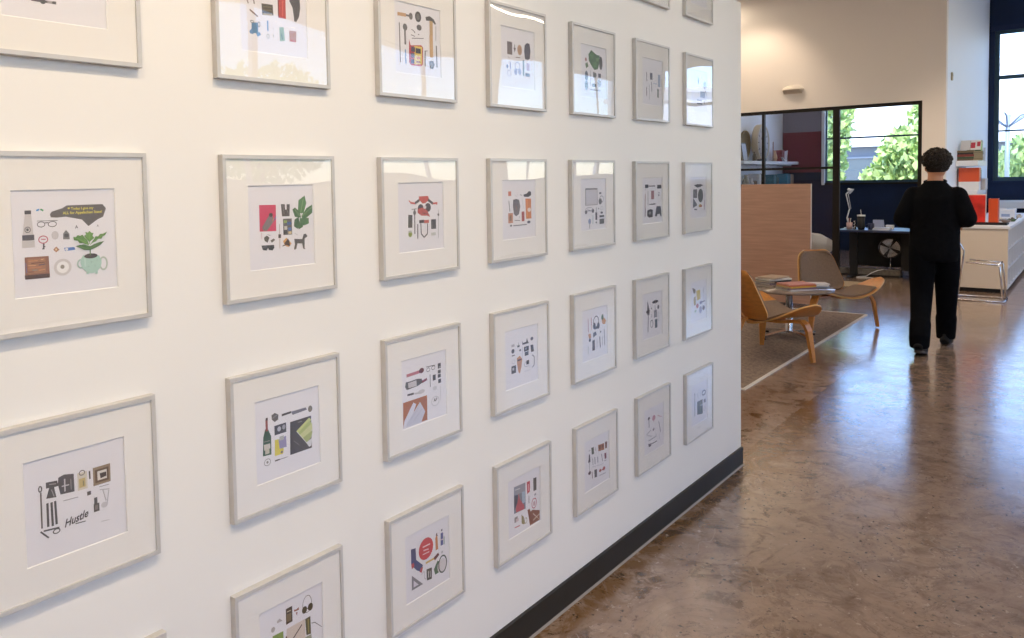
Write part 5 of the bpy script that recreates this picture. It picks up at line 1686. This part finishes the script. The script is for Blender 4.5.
def tree(x, y, blobs, n, lab, seed, lm=M_leaf, trunk=True, s=.13):
    rr = random.Random(seed); t = thing('tree' if trunk else 'shrub', (x, y, -.15), lab, 'tree' if trunk else 'shrub')
    b = MB()
    tot = sum(q[3]*q[4]*q[5] for q in blobs)
    for (bx, by, bz, rx, ry, rz) in blobs:
        for _ in range(int(n*rx*ry*rz/tot)):
            d = Vector((rr.gauss(0,1), rr.gauss(0,1), rr.gauss(0,1))).normalized()*rr.random()**.4
            p = Vector((bx+d.x*rx, by+d.y*ry, bz+d.z*rz)); q = Euler((rr.random()*6, rr.random()*6, rr.random()*6)).to_matrix()
            w_ = s*rr.uniform(.6, 1.3)
            pts = [p+q@Vector(v) for v in ((-w_,0,0),(0,-w_*.55,w_*.1),(w_,0,0),(0,w_*.55,w_*.1))]
            b.add(pts, [(0,1,2,3)])
    me = bpy.data.meshes.new('foliage'); me.from_pydata(b.v, [], b.f); me.materials.append(lm); me.update()
    link(bpy.data.objects.new('foliage', me), t)
    if trunk:
        tb_ = MB().tube([(0,0,0),(.05,.03,1.2),(0,0,2.4)], [.16,.12,.08], 10)
        for (bx, by, bz, rx, ry, rz) in blobs: tb_.tube([(0,0,1.7),(bx*.5,by*.5,(bz+1.7)/2),(bx,by,bz)], [.07,.045,.02], 8)
        tb_.build('trunk', M_bark, t)
    else:
        MB().tube([(0,0,0),(0,0,blobs[0][2])], [.05,.02], 8).build('stem', M_bark, t)
tree(27, 6.75, [(0,0,3.4,1.2,.85,1.6),(.3,.4,2.0,1.2,1.0,1.3),(0,.3,4.6,.8,.7,1.0)], 4200, 'bright green tree outside the left part of the office window', 1)
tree(24.6, 4.0, [(0,0,2.2,1.0,.75,.8),(0,.3,1.5,.9,.9,.7),(.2,-.25,3.2,.5,.35,.5)], 3000, 'bright green tree outside the right part of the office window', 2)
tree(27, .6, [(0,0,2.3,1.5,1.1,1.2),(.4,1.0,1.8,1.1,.8,1.0),(0,-1.3,2.2,1.2,1.2,1.3)], 5200, 'pale green tree outside the right-hand window behind the parasol pole', 3, M_leaf2)
tree(29, -4.0, [(0,0,3,1.8,1.8,1.8),(.4,1.3,2.2,1.2,1,1.2)], 4000, 'green tree far right beyond the big window', 4, M_leaf)
tree(7.2, -12, [(0,0,4.2,1.8,1.2,1.6),(.9,0,3.2,1.2,1.1,1.2),(-1,.2,3.4,1.2,1.1,1.2)], 4500, 'street tree outside the side windows opposite the picture wall', 5)
tree(13.2, -14, [(0,0,3.4,2,1.6,1.6)], 3000, 'low street tree outside the far side windows', 6)
pu = thing('patio_parasol', (22.3, 1.72, -.15), 'closed-top metal parasol post outside the right-hand window', 'parasol')
MB().lathe([(.001,0),(.3,0),(.3,.06),(.05,.09),(.001,.09)], 24).build('base', M_steel, pu)
MB().tube([(0,0,.08),(0,0,3.0)], .045, 12).build('pole', mat('pale_blue_metal', '#9fb0c4', .4), pu)
cr = MB()
for k in range(8):
    a = k*PI/4; cr.tube([(0,0,2.7),(.35*math.cos(a),.35*math.sin(a),2.95),(.75*math.cos(a),.75*math.sin(a),3.0)], .018, 6)
cr.build('ribs', mat('pale_blue_metal', '#9fb0c4', .4), pu)
# ------------------------------------------------------------ walking person, seen from behind (+Y local is forward)
M_skin = mat('skin', '#c98f6e', .5, noise=(9, .06, (1,1,1)))
M_cloth = mat('black_cotton', '#0d0e12', .92, spec=.12, noise=(30, .2, (1,1,1)), bump=(90, .3, .002))
M_trou = mat('black_trouser_cloth', '#0b0c10', .95, spec=.1, noise=(30, .2, (1,1,1)), bump=(70, .3, .002))
M_hair = mat('dark_brown_hair', '#241b15', .7, noise=(50, .3, (1,1,1)))
PX_, PY_ = 8.2, 1.142
pr = thing('person', (PX_, PY_, 0), 'person with dark curly hair in black top and trousers walking away', 'person', -PI/2)
def caps(b, pts, rs, seg=14):
    """smooth tapered limb with rounded ends"""
    pts = [Vector(p) for p in pts]
    b.tube(pts, rs, seg)
    for p, r in zip(pts, rs): b.sphere(p, r, seg, 10)
def sub(pts, rs, n=4):
    o = []; q = []
    P_ = [Vector(p) for p in pts]
    for i in range(len(P_)-1):
        a = P_[max(i-1,0)]; b_ = P_[i]; c_ = P_[i+1]; d_ = P_[min(i+2,len(P_)-1)]
        for k in range(n):
            t = k/n
            o.append(.5*((2*b_)+(c_-a)*t+(2*a-5*b_+4*c_-d_)*t*t+(3*b_-a-3*c_+d_)*t**3)); q.append(rs[i]*(1-t)+rs[i+1]*t)
    o.append(P_[-1]); q.append(rs[-1]); return o, q
# joints (x right, y forward, z up)
LH, RH = Vector((-.09,-.01,.93)), Vector((.09,.0,.93))
LK, RK = Vector((-.085,-.06,.50)), Vector((.075,.16,.51))
LA, RA = Vector((-.055,-.33,.115)), Vector((.05,.345,.10))
LS, RS = Vector((-.158,0,1.385)), Vector((.162,.0,1.38))
LE, RE = Vector((-.245,-.03,1.165)), Vector((.245,-.02,1.175))
LW, RW = Vector((-.19,.22,1.10)), Vector((.17,.23,1.12))
HD = Vector((.004,.03,1.625))
hy = Matrix.Translation(HD) @ Matrix.Rotation(.22, 4, 'Z')
body = MB()
body.loft([((0,0,.84),.10,.08),((0,-.005,.90),.165,.115),((0,-.005,1.0),.16,.11),((0,0,1.12),.145,.10),((0,.0,1.25),.165,.11),((0,-.005,1.35),.165,.10),((0,-.01,1.41),.125,.08),((0,0,1.47),.09,.07)], 24)
body.loft([((0,-.005,1.42),.075,.07),((0,.005,1.50),.06,.062),((0,.018,1.58),.057,.06),((0,.025,1.62),.05,.05)], 20)
body.add(*(lambda s: (s.v, s.f))(MB().sphere((0,0,0),(.076,.098,.112),20,16)), 0, True, hy)
body.add(*(lambda s: (s.v, s.f))(MB().sphere((0,.035,-.055),(.055,.062,.065),16,12)), 0, True, hy)
nose = MB().loft([((0,.085,.03),.009,.008),((0,.10,-.0),.012,.012),((0,.112,-.02),.016,.014),((0,.098,-.03),.010,.008)], 10)
body.add(nose.v, nose.f, 0, True, hy)
for s in (-1, 1):
    ear = MB().sphere((s*.080,-.008,-.008),(.010,.020,.032),12,10); body.add(ear.v, ear.f, 0, True, hy)
    br_ = MB().sphere((s*.03,.088,.028),(.020,.010,.006),10,6); body.add(br_.v, br_.f, 0, True, hy)
for H_, K_, A_ in ((LH,LK,LA),(RH,RK,RA)):
    p, r = sub([H_, K_, A_], [.085,.055,.038]); caps(body, p, r)
for S_, E_, W_ in ((LS,LE,LW),(RS,RE,RW)):
    p, r = sub([S_+Vector((0,0,-.02)), E_, W_], [.044,.038,.026]); caps(body, p, r)
# hands: palm, four unequal bent fingers and a thumb each
for s, W_, E_ in ((-1,LW,LE),(1,RW,RE)):
    fwd = (W_-E_).normalized(); side = Vector((s,0,0)); side = (side-fwd*side.dot(fwd)).normalized(); upv = fwd.cross(side)*s
    if upv.z < 0: upv = -upv
    pc_ = W_+fwd*.055
    pm = MB().sphere((0,0,0),(.040,.048,.016),16,12)
    Rm = Matrix((side, fwd, upv)).transposed().to_4x4()
    body.add(pm.v, pm.f, 0, True, Matrix.Translation(pc_) @ Rm)
    for k in range(4):
        L_ = (.072,.082,.076,.060)[k]; o_ = (.028,.010,-.009,-.027)[k]*-1
        b0 = pc_+fwd*.040+side*o_; b1 = b0+fwd*L_*.45-upv*.006; b2 = b1+fwd*L_*.28-upv*L_*.25; b3 = b2+fwd*L_*.06-upv*L_*.28
        caps(body, [b0,b1,b2,b3], [.0095,.009,.0082,.007], 10)
    t0 = W_+fwd*.03-side*.034; t1 = t0-side*.026+fwd*.028-upv*.006; t2 = t1+fwd*.028+side*.006-upv*.008
    caps(body, [W_+fwd*.025-side*.02, t0, t1, t2], [.014,.012,.0105,.0085], 10)
bo = body.build('body', M_skin, pr)
baked(bo, [('REMESH', dict(mode='VOXEL', voxel_size=.0065, use_smooth_shade=True)), ('SMOOTH', dict(factor=.5, iterations=3))])
# eyes and lips as small details on the head
ed = MB()
for s in (-1, 1):
    q = MB().sphere((s*.029,.083,.008),(.012,.010,.009),12,8); ed.add(q.v, q.f, 0, True, hy)
eo = ed.build('eyes', hexm('#d8d2ca'), pr)
iy = MB()
for s in (-1, 1):
    q = MB().sphere((s*.029,.0905,.008),(.0052,.0035,.0052),12,8); iy.add(q.v, q.f, 0, True, hy)
iy.build('irises', hexm('#2a1a12'), eo)
q = MB().loft([((-.024,.088,-.058),.003,.003),((-.010,.0965,-.056),.006,.006),((.010,.0965,-.056),.006,.006),((.024,.088,-.058),.003,.003)], 8)
ml = MB(); ml.add(q.v, q.f, 0, True, hy); ml.build('lips', hexm('#9c5a4c'), pr)

# black crew-neck top
top = MB()
top.loft([((0,-.005,.80),.175,.125),((0,-.005,.86),.190,.138),((0,-.005,.98),.192,.138),((0,.0,1.12),.188,.135),((0,.0,1.25),.198,.14),((0,-.005,1.35),.196,.135),((0,-.01,1.415),.158,.108),((0,-.005,1.460),.112,.090),((0,.0,1.50),.078,.078)], 28)
for S_, E_, W_ in ((LS,LE,LW),(RS,RE,RW)):
    Wc = W_+(E_-W_)*.06
    p, r = sub([S_+Vector((0,0,-.01)), S_*.5+E_*.5+Vector((0,-.008,0)), E_, (E_+W_)/2, Wc], [.082,.076,.070,.058,.042], 3); caps(top, p, r, 16)
jr = random.Random(5)
for k in range(20):     # soft folds
    a = jr.uniform(-1.4, 1.4)-PI/2; z_ = jr.uniform(.84, 1.15)
    c0 = Vector((math.cos(a)*.186, math.sin(a)*.132, z_)); c1 = Vector((math.cos(a+.35)*.19, math.sin(a+.35)*.134, z_+jr.uniform(-.06,.10)))
    top.tube([c0, (c0+c1)/2*1.02, c1], [.004,.010,.004], 8)
to = top.build('sweatshirt', M_cloth, pr)
baked(to, [('REMESH', dict(mode='VOXEL', voxel_size=.010, use_smooth_shade=True)), ('SMOOTH', dict(factor=.6, iterations=4))])
MB().tube([(.078*math.cos(2*PI*k/28), -.0+.076*math.sin(2*PI*k/28), 1.497+.012*math.sin(2*PI*k/28)) for k in range(28)], .012, 8, closed=True).build('collar', M_cloth, pr)
# loose black trousers
tr = MB()
tr.loft([((0,-.005,.985),.168,.122),((0,-.008,.92),.182,.135),((0,-.008,.86),.180,.132),((0,-.005,.80),.14,.11)], 24)
for H_, K_, A_, s in ((LH,LK,LA,-1),(RH,RK,RA,1)):
    hem = A_+(K_-A_)*.02
    p, r = sub([H_+Vector((0,0,-.02)), H_*.5+K_*.5+Vector((0,0,0)), K_, K_*.5+hem*.5, hem+Vector((0,0,0))], [.106,.104,.088,.078,.072], 4); caps(tr, p[:-1], r[:-1], 16)
    tr.loft([(tuple(K_*.4+hem*.6),.084,.084),(tuple(hem+Vector((0,.0,.03))),.080,.084),(tuple(hem+Vector((0,.0,-.05))),.074,.084)], 18)
    for k in range(4):   # creases behind knee and above the hem
        f_ = jr.choice([.36,.42,.5,.82,.88,.93]); c = H_.lerp(K_, f_/.5) if f_ < .5 else K_.lerp(hem, (f_-.5)/.5)
        a0 = jr.uniform(-2.6, -.4)
        tr.tube([c+Vector((.080*math.cos(a0+q_*.5), .080*math.sin(a0+q_*.5), .015*q_)) for q_ in (-1,0,1)], [.003,.008,.003], 8)
tt = tr.build('trousers', M_trou, pr)
baked(tt, [('REMESH', dict(mode='VOXEL', voxel_size=.010, use_smooth_shade=True)), ('SMOOTH', dict(factor=.6, iterations=4))])
# shoes
def shoe(A_, pitch, zoff):
    t0 = Matrix.Translation((A_.x, A_.y, 0)) @ Matrix.Translation((0,0,zoff)) @ Matrix.Rotation(pitch, 4, 'X')
    up_ = MB(); up_.loft([((0,-.085,.045),.030,.030),((0,-.075,.05),.040,.040),((0,-.02,.055),.044,.048),((0,.05,.048),.046,.040),((0,.12,.038),.050,.030),((0,.17,.03),.042,.022),((0,.195,.026),.020,.012)], 18)
    up_.loft([((0,-.03,.06),.040,.046),((0,-.028,.12),.040,.045)], 16)
    up_.v = [tuple(t0 @ Vector(p)) for p in up_.v]
    o = up_.build('shoe', mat('black_leather', '#0f0d0b', .8), pr)
    baked(o, [('REMESH', dict(mode='VOXEL', voxel_size=.007, use_smooth_shade=True)), ('SMOOTH', dict(factor=.5, iterations=3))])
    s_ = MB(); n = 24; pts = []
    for k in range(n):
        a = 2*PI*k/n; y = .055+.148*math.sin(a); w_ = (.048 if y > .05 else .040)*abs(math.cos(a))**.6*(1 if math.cos(a) >= 0 else -1)
        pts.append((w_, y))
    vs = [(x,y,0) for x,y in pts]+[(x,y,.02) for x,y in pts]
    fs = [tuple(reversed(range(n))), tuple(range(n,2*n))]+[(k,(k+1)%n,n+(k+1)%n,n+k) for k in range(n)]
    s_.add(vs, fs, 0, False, t0); s_.build('sole', mat('brown_rubber_sole', '#3a2c1e', .6), o)
shoe(LA, -.22, .028)
shoe(RA, .12, .004)
# curly hair: a fitted cap under many small curls
hr = MB()
cp = MB().sphere((0,-.012,.022),(.086,.102,.104),24,16); hr.add(cp.v, [f for f in cp.f], 0, True, hy)
hr2 = MB()
jr = random.Random(9)
for k in range(900):
    d = Vector((jr.gauss(0,1), jr.gauss(0,1), jr.gauss(.25,.8))).normalized()
    if d.z < -.45 or (d.y > .35 and d.z < .42) or (abs(d.x) > .8 and d.z < .0 and d.y > -.2): continue
    tp_ = 1 if d.z > .15 else 1-.20*min(1, (.15-d.z)/.5)
    rad = Vector((.094*tp_, .108*tp_, .102)); c = Vector((d.x*rad.x, -.012+d.y*rad.y, .032+d.z*rad.z))*jr.uniform(.95, 1.15 if d.z > .2 else 1.03)
    r = jr.uniform(.008,.014); a0 = jr.uniform(0,6); u = d.orthogonal().normalized(); v = d.cross(u)
    pts = [c+u*r*math.cos(a0+q_)+v*r*math.sin(a0+q_)+d*(.004*q_) for q_ in (0,1,2,3,4,5)]
    hr2.tube(pts, [.006,.008,.008,.008,.007,.004], 6, M=hy)
# cut the cap so the face, ears and neck stay free
cap = MB(); keep = []
for i, p in enumerate(cp.v): keep.append(not (p[1] > .045 and p[2] < .06) and p[2] > -.062)
hb = MB(); hb.v = [tuple(hy @ Vector(p)) for p in cp.v]
for f_ in cp.f:
    if all(keep[i] for i in f_): hb.f.append(list(f_)); hb.m.append(0); hb.s.append(True)
n0 = len(hb.v)
hb.add(hr2.v, hr2.f, 0, True)
ho = hb.build('hair', M_hair, pr)
